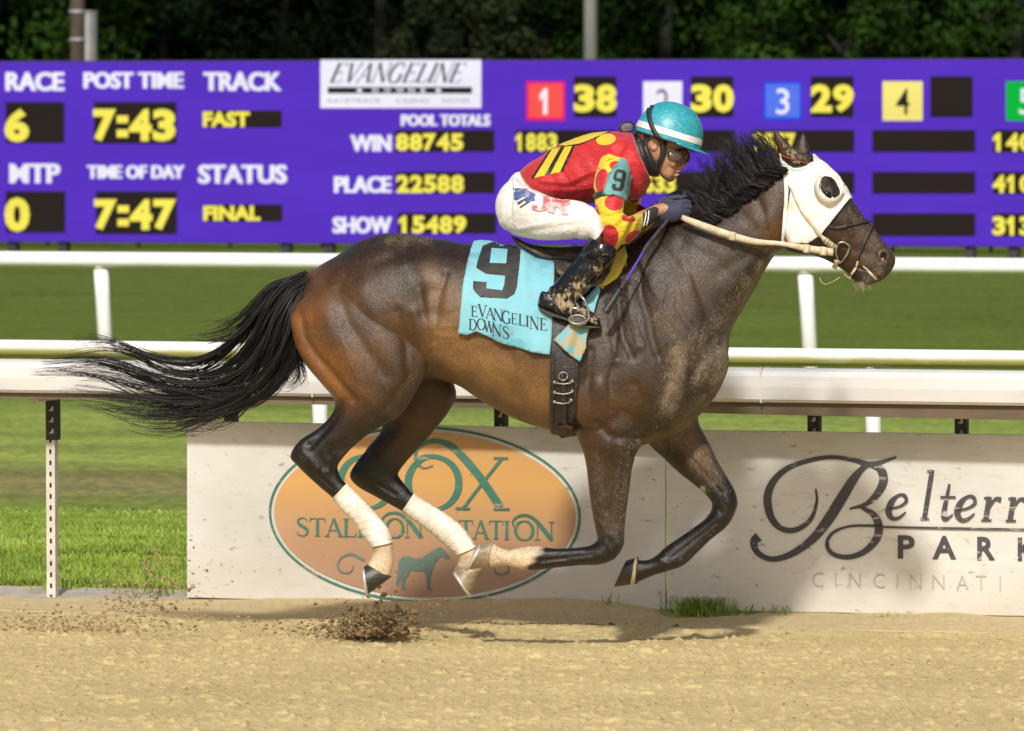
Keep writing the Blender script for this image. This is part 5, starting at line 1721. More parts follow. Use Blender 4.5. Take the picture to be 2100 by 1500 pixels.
M_REDP = simple("red_print", (.5, .03, .04), None, 20, .6)
LB = Surf(lb.data)
mb = MB(); v, q = text2d("E L I T E", .03); mb.add([LB.at(1147 + a * 27, 879 - c_ * 6, .001) for a, c_ in v], q); mb.build("label_lettering", M_REDP, lb)
# folded front corner of the cloth below the boot
M_AQUA2 = M_AQUA
flapc = patch("folded_corner", [[(1136, 699), (1170, 664), (1186, 668), (1207, 672), (1200, 708), (1188, 742), (1172, 731), (1156, 719)]], SKIN, .03, M_MUDAQUA, cloth_root, 4, .003, wrinkle=lambda a, b_: .006 * math.sin(a * .16 + b_ * .05))
patch("folded_corner", [[(1190, 690), (1188, 630), (1226, 590), (1232, 600), (1222, 630), (1212, 670), (1204, 690)]], SKIN, .022, M_AQUA, cloth_root, 5, .003)

# ------------------------------------------------------------------ blinker hood: the head's own skin lifted off by a few millimetres
hood_px = [(1597, 313), (1606, 327), (1629, 347), (1650, 344), (1667, 333), (1664, 308), (1700, 320), (1735, 360), (1752, 405), (1743, 406), (1716, 440), (1689, 474), (1681, 484), (1657, 500), (1627, 498), (1612, 496), (1614, 443), (1622, 392), (1613, 358)]
eyes_px = [(1701 + 19 * math.cos(a) * .97 - 22 * math.sin(a) * -.2, 386 + 22 * math.sin(a) + 19 * math.cos(a) * .25) for a in np.linspace(0, 6.28, 28, endpoint=False)]


def skin_cover(name, loops, off, mat_, parent, loc=None, ymin=None, thick=.0025):
    bm = bmesh.new(); bm.from_mesh(horse_w)
    co = np.array([tuple(v.co) for v in bm.verts]); x, y = px_of(co)
    ins = np.zeros(len(co), bool)
    for lp in loops: ins ^= inside(lp, x, y)
    fs = [f for f in bm.faces if not all(ins[v.index] for v in f.verts)]
    bmesh.ops.delete(bm, geom=fs, context='FACES')
    for v in [v for v in bm.verts if not v.link_faces]: bm.verts.remove(v)
    bm.normal_update()
    nrm = {v: v.normal.copy() for v in bm.verts}
    edges = [np.array(lp + lp[:1], float) for lp in loops]
    for v in bm.verts:
        if v.is_boundary:                              # draw the ragged rim onto the drawn outline
            px, py = to_px(v.co)
            best = None
            for e in edges:
                for (ax, ay), (bx, by) in zip(e[:-1], e[1:]):
                    dx, dy = bx - ax, by - ay
                    tt = min(1, max(0, ((px - ax) * dx + (py - ay) * dy) / (dx * dx + dy * dy + 1e-9)))
                    qx, qy = ax + tt * dx, ay + tt * dy
                    d = math.hypot(px - qx, py - qy)
                    if best is None or d < best[0]: best = (d, qx, qy)
            if best[0] < 7: v.co = P(best[1], best[2], v.co.y)
    for v in bm.verts:
        px, py = to_px(v.co)
        v.co += nrm[v] * (off + .0016 * math.sin(px * .11 + py * .16) + .0012 * math.sin(px * .3 - py * .12) * math.exp(-((py - 480) / 30) ** 2))
    me = bpy.data.meshes.new(name); bm.to_mesh(me); bm.free()
    o = link_mesh(name, me, mat_, parent, loc)
    m = o.modifiers.new("soft", 'SMOOTH'); m.iterations = 2
    m = o.modifiers.new("thickness", 'SOLIDIFY'); m.thickness = thick; m.offset = -1
    return o


hood_root = empty("blinker_hood", PB(1660, 450, 0))
tag(hood_root, "dirty white blinker hood with half cup over the horse's eye", "hood")
hood = skin_cover("hood_cloth", [hood_px, eyes_px], .007, M_CLOTHW, hood_root)
HOOD = Surf(hood.data)
# bindings along its edges
strap("binding", [(1744, 404), (1716, 439), (1689, 473), (1680, 484)], 7, HOOD, .003, M_CLOTHW, hood_root, 24, .002)
strap("binding", [(1664, 322), (1690, 336), (1716, 360), (1730, 380)], 5, HOOD, .002, M_CLOTHW, hood_root, 24, .002)
mb = MB().tube([HOOD.at(*p, .002) for p in eyes_px + eyes_px[:1]], .0035, 6); mb.build("eye_binding", M_CLOTHW, hood_root, smooth=True)
v, f = [], []
N = 30
for i in range(N):
    a = math.radians(-10 + 185 * i / (N - 1)) if False else math.radians(15 + 215 * i / (N - 1))
    e = math.sin(math.pi * i / (N - 1)) ** .6
    cx, cy = 1701 + 25 * math.cos(a), 388 + 29 * math.sin(a)
    p0 = HOOD.at(cx + 7 * math.cos(a), cy + 8 * math.sin(a), .001)
    p1 = HOOD.at(cx, cy, .004) + Vector((0, -.006 - .014 * e, 0))
    qx, qy = 1701 + (25 - 3 * e) * math.cos(a), 388 + (29 - 9 * e) * math.sin(a)
    p2 = HOOD.at(cx, cy, .004); p2 = P(qx, qy, p1.y - .014 * e)
    v += [p0, p1, p2]
for i in range(N - 1):
    for k in (0, 1): f.append((i * 3 + k, i * 3 + k + 1, i * 3 + k + 4, i * 3 + k + 3))
M_CUP = simple("white_plastic_cup", (.72, .68, .58), (.6, .54, .42), 20, .4)
o = mesh_obj("eye_cup", v, f, M_CUP, hood_root); m = o.modifiers.new("thickness", 'SOLIDIFY'); m.thickness = .003
M_FUZZ = simple("muddy_ear_hair", (.3, .23, .15), (.03, .024, .02), 70, .9, bmp=.6, bscale=200, lo=.45, hi=.6)
patch("ear_lining", [[(1605, 288), (1615, 296), (1634, 312), (1652, 327), (1632, 340), (1616, 322), (1607, 304)]], SKIN, .003, M_FUZZ, horse, 3)
M_REDY = simple("red_yarn", (.35, .06, .04), None, 20, .9)
MB().tube([SKIN.at(x, y, .005) for x, y in ((1604, 316), (1614, 323), (1630, 328), (1648, 334), (1660, 338))], .0022, 6).build("ear_yarn", M_REDY, hood_root, smooth=True)
# little creases of the hood round the ear
strap("ear_binding", [(1600, 318), (1608, 330), (1630, 348), (1650, 345), (1664, 336)], 5, HOOD, .002, M_CLOTHW, hood_root, 24, .002)

# ------------------------------------------------------------------ bridle
bridle = empty("bridle", PB(1700, 510, 0))
tag(bridle, "cream bridle and reins with D shaped bit and dark crossed noseband", "bridle")


class Both:
    """The outermost of several skins under a pixel."""
    def __init__(s, *a): s.a = a

    def at(s, px, py, off=0.0, far=False, mapper=PB):
        best = None
        for k in s.a:
            p, n = k.hit(px, py, far)
            if p is not None and (best is None or (p.y < best[0].y) != far): best = (p, n)
        return best[0] + best[1] * off if best else s.a[0].at(px, py, off, far)


HH = Both(SKIN, HOOD)
for far in (False, True):
    strap("throat_strap", [(1598, 316), (1608, 345), (1612, 362), (1613, 400), (1609, 450), (1605, 498)], [8, 9, 10, 9, 9, 9], HH, .006, M_CLOTHW, bridle, 40, far=far)
    strap("cheek_strap", [(1622, 384), (1640, 424), (1656, 450), (1680, 480), (1698, 496), (1712, 506)], [3, 4, 6, 8, 11, 10], HH, .006, M_STRAPW, bridle, 40, far=far)
    strap("noseband", [(1700, 466), (1712, 467), (1735, 464), (1760, 459), (1790, 453)], [5, 6, 6, 5, 5], HH, .006, M_STRAPB, bridle, 30, far=far)
    strap("noseband", [(1790, 453), (1782, 476), (1769, 505), (1756, 535), (1745, 563)], [5, 6, 6, 6, 5], HH, .006, M_STRAPB, bridle, 34, far=far)
    ring = [(1716, 501), (1722, 496), (1730, 495), (1742, 502), (1743, 506), (1738, 520), (1729, 533), (1724, 537), (1718, 528), (1714, 514), (1716, 501)]
    MB().tube([HH.at(*p, .010, far) for p in ring], .0042, 8).build("bit_ring", M_STEELB, bridle, smooth=True)
    strap("lip_strap", [(1718, 530), (1714, 545), (1706, 562)], [9, 10, 8], HH, .012, M_STRAPW, bridle, 12, far=far)
for x, y, ang in ((1695, 492, 45), (1704, 500, 45), (1664, 513, 10), (1674, 515, 10)):
    a = math.radians(ang)
    p = HH.at(x, y, .011)
    u, w = Vector((math.cos(a), 0, -math.sin(a))), Vector((math.sin(a), 0, math.cos(a)))
    MB().tube([p + u * .006 + w * .012, p - u * .006 + w * .012, p - u * .006 - w * .012, p + u * .006 - w * .012, p + u * .006 + w * .012], .0016, 6).build("buckle", M_STEELB, bridle)
near_rein = [(1398, 446), (1420, 455), (1450, 466), (1499, 483), (1550, 496), (1600, 500), (1651, 509), (1709, 518)]
strap("rein", near_rein, [10, 13, 14, 14, 12, 9, 13, 15], SKIN, .01, M_STRAPW, bridle, 70, .005, free=[-.12, -.135, -.15, -.155, -.15, -.145, -.135, -.115])
strap("rein", [(1398, 440), (1440, 455), (1499, 475), (1550, 488), (1600, 494), (1651, 505), (1709, 515)], 13, SKIN, .01, M_STRAPW, bridle, 50, .005, free=[.06, .1, .14, .145, .14, .13, .11])
for i, (x, y) in enumerate(((1503, 484), (1655, 510), (1690, 515))):
    strap("rein_keeper", [(x, y - 8), (x - 1, y), (x - 2, y + 9)], 12, SKIN, 0, M_STRAPW, bridle, 6, .008, free=[-.157, -.159, -.157] if i == 0 else [-.139, -.141, -.139])
M_TIE = simple("tongue_tie", (.7, .6, .36), (.5, .4, .22), 30, .7)
strap("tongue_tie", [(1720, 568), (1732, 571), (1748, 568)], [6, 8, 7], HH, .008, M_TIE, bridle, 12)
MB().tube([PB(x, y, -.05) for x, y in ((1722, 569), (1708, 578), (1693, 584), (1684, 579), (1681, 570))], .0012, 5).build("tie_end", M_TIE, bridle, smooth=True)
strap("tongue_tie", [(1760, 535), (1757, 548), (1748, 562)], [3, 5, 4], HH, .009, M_TIE, bridle, 12)
M_GUM = simple("pale_gum", (.6, .5, .38), (.42, .28, .2), 30, .5)
strap("lower_gum", [(1770, 546), (1778, 553), (1787, 563), (1797, 574)], [2, 4, 5, 3], SKIN, .001, M_GUM, horse, 16, .002)
# ================================================================== THE JOCKEY
M_SKIN = simple("tanned_skin", (.46, .25, .15), (.36, .18, .10), 14, .5, bmp=.08, bscale=300, lo=.3, hi=.6)


def cloth_mat(name, c, c2, rough=.55, sheen=.25, bs=.35, dirt=None, scale=5):
    m, t, b = new_mat(name)
    vec = coords(t)
    n = noise(t, vec, scale, 4)
    cc = ramp(t, n, [(.35, c2), (.65, c)])
    if dirt: cc = mix(t, ramp(t, noise(t, coords(t, (1, 1, 1)), 26, 5, .7), [(.52, (0, 0, 0)), (.72, (.75, .75, .75))]), cc, dirt)
    t.links.new(cc, b.inputs["Base Color"])
    b.inputs["Roughness"].default_value = rough
    b.inputs["Sheen Weight"].default_value = sheen
    mp = nd(t, "ShaderNodeMapping"); mp.inputs["Rotation"].default_value = (0, math.radians(28), 0); mp.inputs["Scale"].default_value = (.8, 1, 2.6)
    t.links.new(coords(t), mp.inputs["Vector"])
    cr = nd(t, "ShaderNodeTexNoise"); cr.inputs["Scale"].default_value = 11; cr.inputs["Detail"].default_value = 3; cr.inputs["Distortion"].default_value = 1.6
    t.links.new(mp.outputs["Vector"], cr.inputs["Vector"])
    bump(t, b, ramp(t, cr.outputs["Fac"], [(.38, (0, 0, 0)), (.5, (1, 1, 1)), (.62, (.1, .1, .1))]), bs * .55, .012)
    return m


M_SILK_R = cloth_mat("red_silk", (.55, .012, .018), (.42, .008, .014), .58, .2, .5)
M_SILK_Y = cloth_mat("yellow_silk", (.78, .56, .02), (.66, .45, .015), .58, .2, .5)
M_SILK_K = cloth_mat("black_silk", (.015, .015, .016), (.01, .01, .01), .5, .1, .2)
M_BREECH = cloth_mat("white_breeches", (.78, .77, .75), (.7, .68, .64), .6, .2, .3)
M_BOOT, t, b = new_mat("muddy_patent_boot")
f_ = noise(t, coords(t, (1.4, 1, .7)), 48, 6, .75)
gz = nd(t, "ShaderNodeAttribute", attribute_name="mud")
th = nd(t, "ShaderNodeMath", operation='MULTIPLY_ADD'); t.links.new(gz.outputs["Fac"], th.inputs[0]); th.inputs[1].default_value = .22; t.links.new(f_, th.inputs[2])
mk = ramp(t, th.outputs[0], [(.62, (0, 0, 0)), (.68, (.9, .9, .9))])
t.links.new(mix(t, mk, (.008, .009, .014), (.36, .28, .15)), b.inputs["Base Color"])
t.links.new(ramp(t, th.outputs[0], [(.6, (.12,) * 3), (.68, (.9,) * 3)]), b.inputs["Roughness"])
bump(t, b, mk, .3, .003)
M_SOLE = simple("boot_sole", (.12, .1, .08), (.05, .045, .04), 20, .6)
M_GLOVE = cloth_mat("navy_glove", (.03, .035, .085), (.02, .022, .055), .7, .3, .3)
M_BAND = cloth_mat("black_elastic", (.018, .018, .02), (.03, .028, .025), .8, .1, .2)

# --- the body: one continuous skin from head to feet
KNEE_DY, HIP_DY = -.27, -.11
p_, _ = SKIN.hit(1165, 585)
BOOT_DY = p_.y - base_y(1165) - .085
torso_s = [((1040, 400), (1075, 470), .1), ((1062, 356), (1112, 425), .13), ((1090, 334), (1150, 418), .135), ((1130, 312), (1195, 412), .145), ((1180, 290), (1245, 405), .16), ((1225, 280), (1292, 400), .17), ((1265, 278), (1322, 375), .15), ((1290, 282), (1328, 345), .08)]
neckh = [((1285, 285), (1318, 345), .062), ((1305, 278), (1335, 338), .058), ((1325, 262), (1352, 330), .06)]


def arm(s):
    sh = .165 * s
    return [((1245, 318), (1285, 345), .055, sh * .8), ((1240, 345), (1275, 352), .05, sh * 1.15), ((1238, 400), (1268, 405), .043, sh * 1.35), ((1238, 450), (1266, 448), .04, sh * 1.55), ((1243, 488), (1272, 468), .038, sh * 1.62),
            ((1262, 500), (1284, 458), .038, sh * 1.5), ((1300, 474), (1300, 440), .034, sh * 1.1), ((1330, 455), (1326, 428), .028, sh * .75), ((1352, 444), (1350, 418), .025, sh * .55), ((1380, 440), (1380, 416), .024, sh * .45), ((1395, 436), (1396, 418), .012, sh * .42)]


def leg(s):
    return [((1058, 395), (1066, 460), .06, HIP_DY * -s), ((1090, 415), (1092, 470), .065, -.15 * -s), ((1130, 428), (1130, 474), .055, -.19 * -s), ((1185, 436), (1180, 474), .045, -.24 * -s), ((1216, 450), (1208, 484), .04, KNEE_DY * -s), ((1234, 480), (1216, 500), .038, (KNEE_DY - .02) * -s),
            ((1232, 520), (1208, 518), .036, (BOOT_DY + .03) * -s), ((1206, 558), (1180, 548), .034, BOOT_DY * -s), ((1182, 588), (1154, 580), .028, BOOT_DY * -s), ((1172, 606), (1140, 602), .028, BOOT_DY * -s), ((1160, 630), (1124, 616), .026, BOOT_DY * -s), ((1186, 650), (1165, 628), .026, BOOT_DY * -s), ((1214, 660), (1208, 648), .022, BOOT_DY * -s)]


head_parts = [ball(1360, 292, 0, .105, .076, .105), loft([((1338, 318), (1410, 312), .068), ((1340, 326), (1404, 323), .066), ((1342, 336), (1398, 334), .06), ((1345, 345), (1392, 344), .052), ((1349, 353), (1389, 351), .047), ((1355, 361), (1386, 359), .04), ((1362, 368), (1380, 367), .028)], 40),
              loft([((1394, 316), (1407, 316), .012), ((1390, 326), (1407, 325), .014), ((1386, 334), (1407, 334), .017), ((1384, 341), (1408, 341), .021), ((1386, 346), (1401, 346), .017)], 24),
              loft([((1383, 348), (1397, 348), .024), ((1382, 353), (1398, 352), .026), ((1381, 356), (1394, 355), .02)], 20), loft([((1378, 357), (1394, 357), .022), ((1377, 361), (1394, 360), .024), ((1376, 365), (1388, 364), .018)], 20), ball(1374, 366, 0, .018, .022, .014),
              ball(1341, 296, -.076, .017, .012, .026), ball(1341, 296, .076, .017, .012, .026), ball(1378, 332, -.046, .022, .018, .022), ball(1378, 332, .046, .022, .018, .022)]
me = merge_solids([loft(torso_s, 40), loft(neckh, 30)] + head_parts + [loft(arm(s), 28) for s in (-1, 1)] + [loft(leg(s), 28) for s in (-1, 1)], .0030, 2)
emboss(me, [([(1385, 357), (1396, 354.5)], 1.6, -.004), ([(1384, 345), (1392, 350)], 2, -.002), ([(1341, 293), (1341, 299)], 3.5, -.007), ([(1388, 340), (1394, 344)], 2.0, -.003), ([(1372, 340), (1366, 352)], 5, -.003)], 0)
person = link_mesh("person", me, M_SKIN, None, loc=PB(1150, 480, 0))
tag(person, "jockey crouching over the horse in red and yellow silks, aqua helmet and white breeches", "person")
pw = world_surf(person)


def wrinkle_mesh(me, marks, amp=.004, seed=1, scale=.05):
    """Cloth relief: folds along strokes plus soft random creases."""
    emboss(me, marks, 0)
    co, no = get_co(me), get_no(me)
    x, y = px_of(co)
    n1 = vnoise(x * .8 + y * .5, y * .6 - x * .4, scale * 550, seed) - .5
    n2 = np.abs(vnoise(x + y * .8, y - x * .5, scale * 300, seed + 1) - .5)
    set_co(me, co + no * (amp * .45 * (n1 * 1.2 - n2 * 1.4))[:, None])


# --- breeches
br = [loft([((1028, 405), (1045, 468), .09), ((1042, 372), (1075, 482), .14), ((1062, 352), (1105, 484), .155), ((1090, 360), (1130, 470), .15), ((1112, 378), (1150, 450), .12)], 48),
      ball(1062, 425, -.085, .085, .095, .105), ball(1062, 425, .085, .085, .095, .105)]
for s in (-1, 1):
    br.append(loft([((1052, 362), (1052, 484), .1, -.1 * -s), ((1085, 384), (1082, 490), .105, -.14 * -s), ((1130, 404), (1126, 494), .1, -.185 * -s), ((1175, 410), (1168, 492), .085, -.225 * -s), ((1208, 420), (1198, 492), .072, (-.26) * -s), ((1228, 440), (1212, 494), .064, (KNEE_DY - .01) * -s), ((1240, 470), (1212, 506), .058, (KNEE_DY - .02) * -s)], 40))
me = merge_solids(br, .005, 5)
wrinkle_mesh(me, [([(1060, 480), (1120, 470), (1215, 455)], 6, -.003), ([(1065, 470), (1130, 455)], 5, .003), ([(1205, 425), (1190, 470), (1180, 490)], 6, -.004), ([(1215, 430), (1204, 480)], 5, .003), ([(1028, 460), (1050, 430)], 7, .003), ([(1150, 408), (1190, 430)], 6, -.003),
                  ([(1032, 400), (1070, 380), (1100, 385)], 8, -.003), ([(1110, 405), (1150, 440), (1160, 480)], 8, .003), ([(1040, 475), (1090, 484)], 4, -.004)], .004, 21)
breeches = link_mesh("breeches", me, M_BREECH, person)
BR = Surf(me)
# printed initials on the thigh
M_FLAGR = simple("faded_red_print", (.55, .12, .12), (.62, .5, .48), 26, .7, lo=.4, hi=.55)
M_FLAGB = simple("blue_print", (.06, .09, .28), (.3, .32, .4), 26, .7, lo=.35, hi=.5)
M_LINE = simple("dark_outline_print", (.1, .08, .1), None, 20, .7)
for poly, m in (([(1054, 388), (1064, 386), (1075, 388), (1098, 398), (1098, 404), (1086, 407), (1074, 404), (1060, 412), (1054, 410)], M_FLAGB), ([(1052, 386), (1080, 388), (1082, 391), (1053, 390)], M_LINE), ([(1072, 410), (1095, 405), (1098, 412), (1080, 416)], M_FLAGB),
                ([(1060, 416), (1082, 404), (1084, 406), (1064, 421)], M_LINE), ([(1066, 424), (1086, 412), (1088, 415), (1068, 427)], M_LINE),
                ([(1114, 403), (1128, 403), (1128, 420), (1122, 432), (1106, 435), (1092, 430), (1090, 422), (1103, 421), (1104, 427), (1112, 424), (1114, 416)], M_FLAGR),
                ([(1132, 404), (1158, 405), (1169, 411), (1168, 420), (1158, 425), (1166, 442), (1154, 441), (1146, 427), (1140, 427), (1136, 439), (1124, 436), (1130, 420)], M_FLAGR)):
    patch("printed_initials", [poly], BR, .0012, m, breeches, 4)
for poly in ([(1114, 403), (1128, 403), (1128, 420), (1122, 432), (1106, 435), (1092, 430)], [(1132, 404), (1158, 405), (1169, 411), (1168, 420), (1158, 425), (1166, 442), (1154, 441), (1146, 427), (1140, 427), (1136, 439), (1124, 436), (1130, 420), (1132, 404)]):
    MB().tube([BR.at(*p, .0015) for p in poly], .0011, 5).build("printed_outline", M_LINE, breeches)

# --- silks: body and sleeves
js = [loft([((1064, 353), (1106, 408), .145), ((1083, 336), (1128, 414), .155), ((1110, 319), (1165, 418), .16), ((1151, 295), (1222, 418), .172), ((1206, 276), (1275, 416), .19), ((1248, 270), (1318, 404), .198), ((1280, 270), (1334, 380), .178), ((1294, 274), (1328, 362), .13), ((1301, 282), (1318, 340), .07)], 64),
      ball(1268, 325, -.135, .07, .07, .075), ball(1268, 325, .135, .07, .07, .075)]
me = merge_solids(js, .0045, 5)
wrinkle_mesh(me, [([(1112, 380), (1170, 385), (1215, 365)], 7, -.006), ([(1112, 372), (1165, 376), (1210, 352)], 6, .005), ([(1120, 398), (1180, 402), (1215, 395)], 5, -.005), ([(1200, 300), (1225, 340)], 9, -.004), ([(1170, 330), (1200, 390)], 8, .004), ([(1290, 300), (1275, 330)], 6, -.004),
                  ([(1255, 300), (1292, 284)], 6, .003), ([(1130, 360), (1150, 395)], 6, -.004), ([(1150, 350), (1185, 400)], 5, -.005), ([(1225, 295), (1262, 330)], 8, -.004), ([(1300, 340), (1330, 390)], 7, -.006), ([(1310, 330), (1334, 370)], 5, .005), ([(1290, 350), (1310, 400)], 6, .005)], .006, 31)
silks = link_mesh("silk_jersey", me, M_SILK_R, person)
JS = Surf(me)


def jq(u, v):
    """Corner-to-corner place on the striped panel of the back: u across the stripes, v from the hem up."""
    BL_, BR_, TR_, TL_ = np.array((1090, 367)), np.array((1154, 352)), np.array((1180, 296)), np.array((1128, 308))
    return tuple((BL_ * (1 - u) + BR_ * u) * (1 - v) + (TL_ * (1 - u) + TR_ * u) * v)


for u0, u1, m in ((-.02, .09, M_SILK_K), (.09, .42, M_SILK_Y), (.42, .6, M_SILK_K), (.6, .91, M_SILK_Y), (.91, 1.02, M_SILK_K)):
    patch("stripe", [[jq(u0, 0), jq((u0 + u1) / 2, 0), jq(u1, 0), jq(u1, .5), jq(u1, 1), jq(u0, 1), jq(u0, .5)]], JS, .0016, m, silks, 4)
patch("stripe", [[(1146, 298), (1175, 280), (1206, 272), (1250, 266), (1248, 272), (1226, 282), (1190, 296), (1158, 301)]], JS, .0016, M_SILK_Y, silks, 4)
MB().tube([JS.at(x, y, .002) for x, y in ((1144, 299), (1158, 302), (1190, 297), (1226, 283), (1250, 272))], .0035, 6).build("stripe_edge", M_SILK_K, silks, smooth=True)
patch("dot", [[(1243 + 20 * math.cos(a) + 2 * math.sin(a), 287 + 11.5 * math.sin(a) - 3 * math.cos(a)) for a in np.linspace(0, 6.28, 30, endpoint=False)]], JS, .0018, M_SILK_Y, silks, 4)


def sleeve(s):
    sh = .165 * s
    L = [((1240, 312), (1292, 330), .06, sh * .9), ((1228, 335), (1290, 350), .07, sh * 1.1), ((1218, 370), (1284, 385), .068, sh * 1.3), ((1219, 405), (1281, 415), .062, sh * 1.45), ((1223, 440), (1280, 436), .06, sh * 1.58), ((1229, 478), (1284, 446), .058, sh * 1.66), ((1240, 505), (1290, 446), .056, sh * 1.62),
         ((1258, 513), (1297, 442), .054, sh * 1.5), ((1282, 502), (1306, 440), .05, sh * 1.25), ((1304, 488), (1316, 438), .044, sh * 1.0), ((1316, 474), (1322, 442), .036, sh * .85)]
    if s > 0:
        L = [((a[0] + 26, a[1] - 6 if i < 7 else a[1] - 18), (c[0] + 34 if i < 7 else c[0] + 20, c[1] - 6 if i < 7 else c[1] - 14), w, d) for i, (a, c, w, d) in enumerate(L)]
    return L


SLS = {}
for s in (-1, 1):
    me = merge_solids([loft(sleeve(s), 48)], .0042, 4)
    wrinkle_mesh(me, [([(1222, 440), (1250, 446), (1276, 436)], 5, -.006), ([(1226, 452), (1255, 456), (1280, 444)], 5, .005), ([(1230, 470), (1262, 470), (1286, 450)], 5, -.005), ([(1262, 510), (1278, 480), (1290, 450)], 6, .005), ([(1275, 505), (1296, 455)], 5, -.005), ([(1290, 495), (1306, 450)], 5, .004), ([(1220, 395), (1250, 402)], 5, -.005), ([(1240, 330), (1235, 390)], 7, .004), ([(1262, 340), (1258, 400)], 6, -.004)], .007, 41)
    sl = link_mesh("sleeve", me, M_SILK_Y, silks)
    SLS[s] = (sl, Surf(me))
sl, SL_ = SLS[-1]


def oval_px(cx, cy, rx, ry, rot=0, n=26):
    c, s_ = math.cos(math.radians(rot)), math.sin(math.radians(rot))
    return [(cx + rx * math.cos(a) * c - ry * math.sin(a) * s_, cy + rx * math.cos(a) * s_ + ry * math.sin(a) * c) for a in np.linspace(0, 2 * math.pi, n, endpoint=False)]


for o_ in ((1235, 371, 13, 24, 8), (1259, 416, 19, 16, 10), (1251, 484, 17, 23, -5), (1223, 442, 6, 22, 0), (1288, 448, 14, 7, 8), (1298, 487, 18, 11, -38), (1262, 340, 12, 9, 0)):
    patch("dot", [oval_px(*o_)], SL_, .0016, M_SILK_R, sl, 4)
for o_ in ((1318, 425, 14, 8, -20), (1300, 405, 10, 12, 0)):
    patch("dot", [oval_px(*o_)], SLS[1][1], .0016, M_SILK_R, SLS[1][0], 4)
# seam where the sleeve joins the body
MB().tube([SL_.at(x, y, .001) for x, y in ((1268, 322), (1246, 330), (1228, 348), (1219, 368), (1217, 392), (1219, 405))], .002, 6).build("seam", M_SILK_R, sl, smooth=True)

# --- number plate strapped on the arm
M_TAG = cloth_mat("aqua_arm_tag", (.16, .42, .42), (.1, .3, .31), .6, .1, .2, (.25, .24, .18), 8)
tagp = [(1269, 329), (1275, 328), (1281, 331), (1282, 338), (1289, 347), (1296, 360), (1295, 375), (1291, 388), (1286, 402), (1278, 412), (1262, 404), (1238, 397), (1241, 384), (1246, 368), (1251, 356), (1260, 344), (1268, 338)]
BOTHS = Both(SL_, JS)
armtag = patch("arm_number", [tagp], BOTHS, .012, M_TAG, silks, 4, .004, soften=6)
AT = Surf(armtag.data)
n9 = [(1266, 347), (1280, 350), (1284, 356), (1279, 384), (1274, 393), (1258, 391), (1254, 385), (1256, 377), (1263, 379), (1262, 384), (1270, 386), (1273, 374), (1261, 371), (1257, 366), (1261, 352)]
h9 = [(1266, 354), (1276, 356), (1274, 367), (1264, 365)]
patch("digit", [n9, h9], AT, .0015, M_BLKCLOTH, armtag, 3)
MB().tube([AT.at(x, y, .001) for x, y in tagp + tagp[:1]], .0018, 6).build("tag_edge", M_TAG, armtag, smooth=True)
strap("arm_strap", [(1218, 404), (1228, 400), (1240, 396)], 11, SL_, .004, M_BAND, silks, 12)

# --- wrist bands and gloved hands with fingers round the rein and the whip
for s in (-1, 1):
    sh = .165 * s
    k = (0, 0) if s < 0 else (14, -12)
    v, f = loft([((1306 + k[0], 474 + k[1]), (1312 + k[0], 441 + k[1]), .042, sh * .95), ((1322 + k[0], 470 + k[1]), (1326 + k[0], 430 + k[1]), .038, sh * .8), ((1336 + k[0], 460 + k[1]), (1341 + k[0], 424 + k[1]), .033, sh * .68), ((1346 + k[0], 452 + k[1]), (1351 + k[0], 424 + k[1]), .03, sh * .58)], 32)
    wb = mesh_obj("wrist_band", v, f, M_BAND, person)
    if s < 0:
        WB = Surf(wb.data)
        for dx in (0, 6): strap("wrist_band_line", [(1319 + dx, 466 - dx * .4), (1323 + dx, 450), (1325 + dx, 435 - dx * .4)], 2.5, WB, .001, M_CLOTHW, wb, 10, .001)


def glove(dx, dy_px, d0, s):
    """A closed fist: back of the hand, four bent fingers of unequal length and the thumb over the top."""
    X = lambda x, y: (x + dx, y + dy_px)
    parts = [loft([(X(1340, 418), X(1342, 448), .024, d0), (X(1352, 415), X(1354, 452), .027, d0), (X(1368, 412), X(1368, 455), .03, d0), (X(1385, 411), X(1384, 455), .029, d0), (X(1398, 415), X(1396, 450), .024, d0), (X(1404, 422), X(1402, 444), .012, d0)], 30)]
    for i, (y, ln) in enumerate(((416, 1.0), (426, 1.1), (436, 1.02), (446, .85))):
        pts = [PB(*X(1388, y), d0 - .006 * s * -1), PB(*X(1388 + 20 * ln, y - 2), d0 + .004), PB(*X(1388 + 24 * ln, y + 3), d0 + .028), PB(*X(1388 + 12 * ln, y + 7), d0 + .048), PB(*X(1388 - 4, y + 8), d0 + .046)]
        parts.append(tube_geo(spline([tuple(p) for p in pts], 14), list(np.linspace(.0102, .0082, 14)), 14))
    pts = [PB(*X(1356, 418), d0 + .012), PB(*X(1374, 408), d0 + .02), PB(*X(1390, 405), d0 + .024), PB(*X(1402, 407), d0 + .026)]
    parts.append(tube_geo(spline([tuple(p) for p in pts], 12), [.0125, .0125, .012, .012, .0115, .011, .011, .0105, .0105, .010, .0095, .008], 14))
    me = merge_solids(parts, .0026, 2)
    return link_mesh("glove", me, M_GLOVE, person)


gl = glove(0, 0, -.075, -1)
GLS = Surf(gl.data)
glove(12, -10, .06, 1)
strap("glove_cuff", [(1344, 416), (1347, 432), (1346, 450)], 10, GLS, .003, M_BAND, gl, 10)

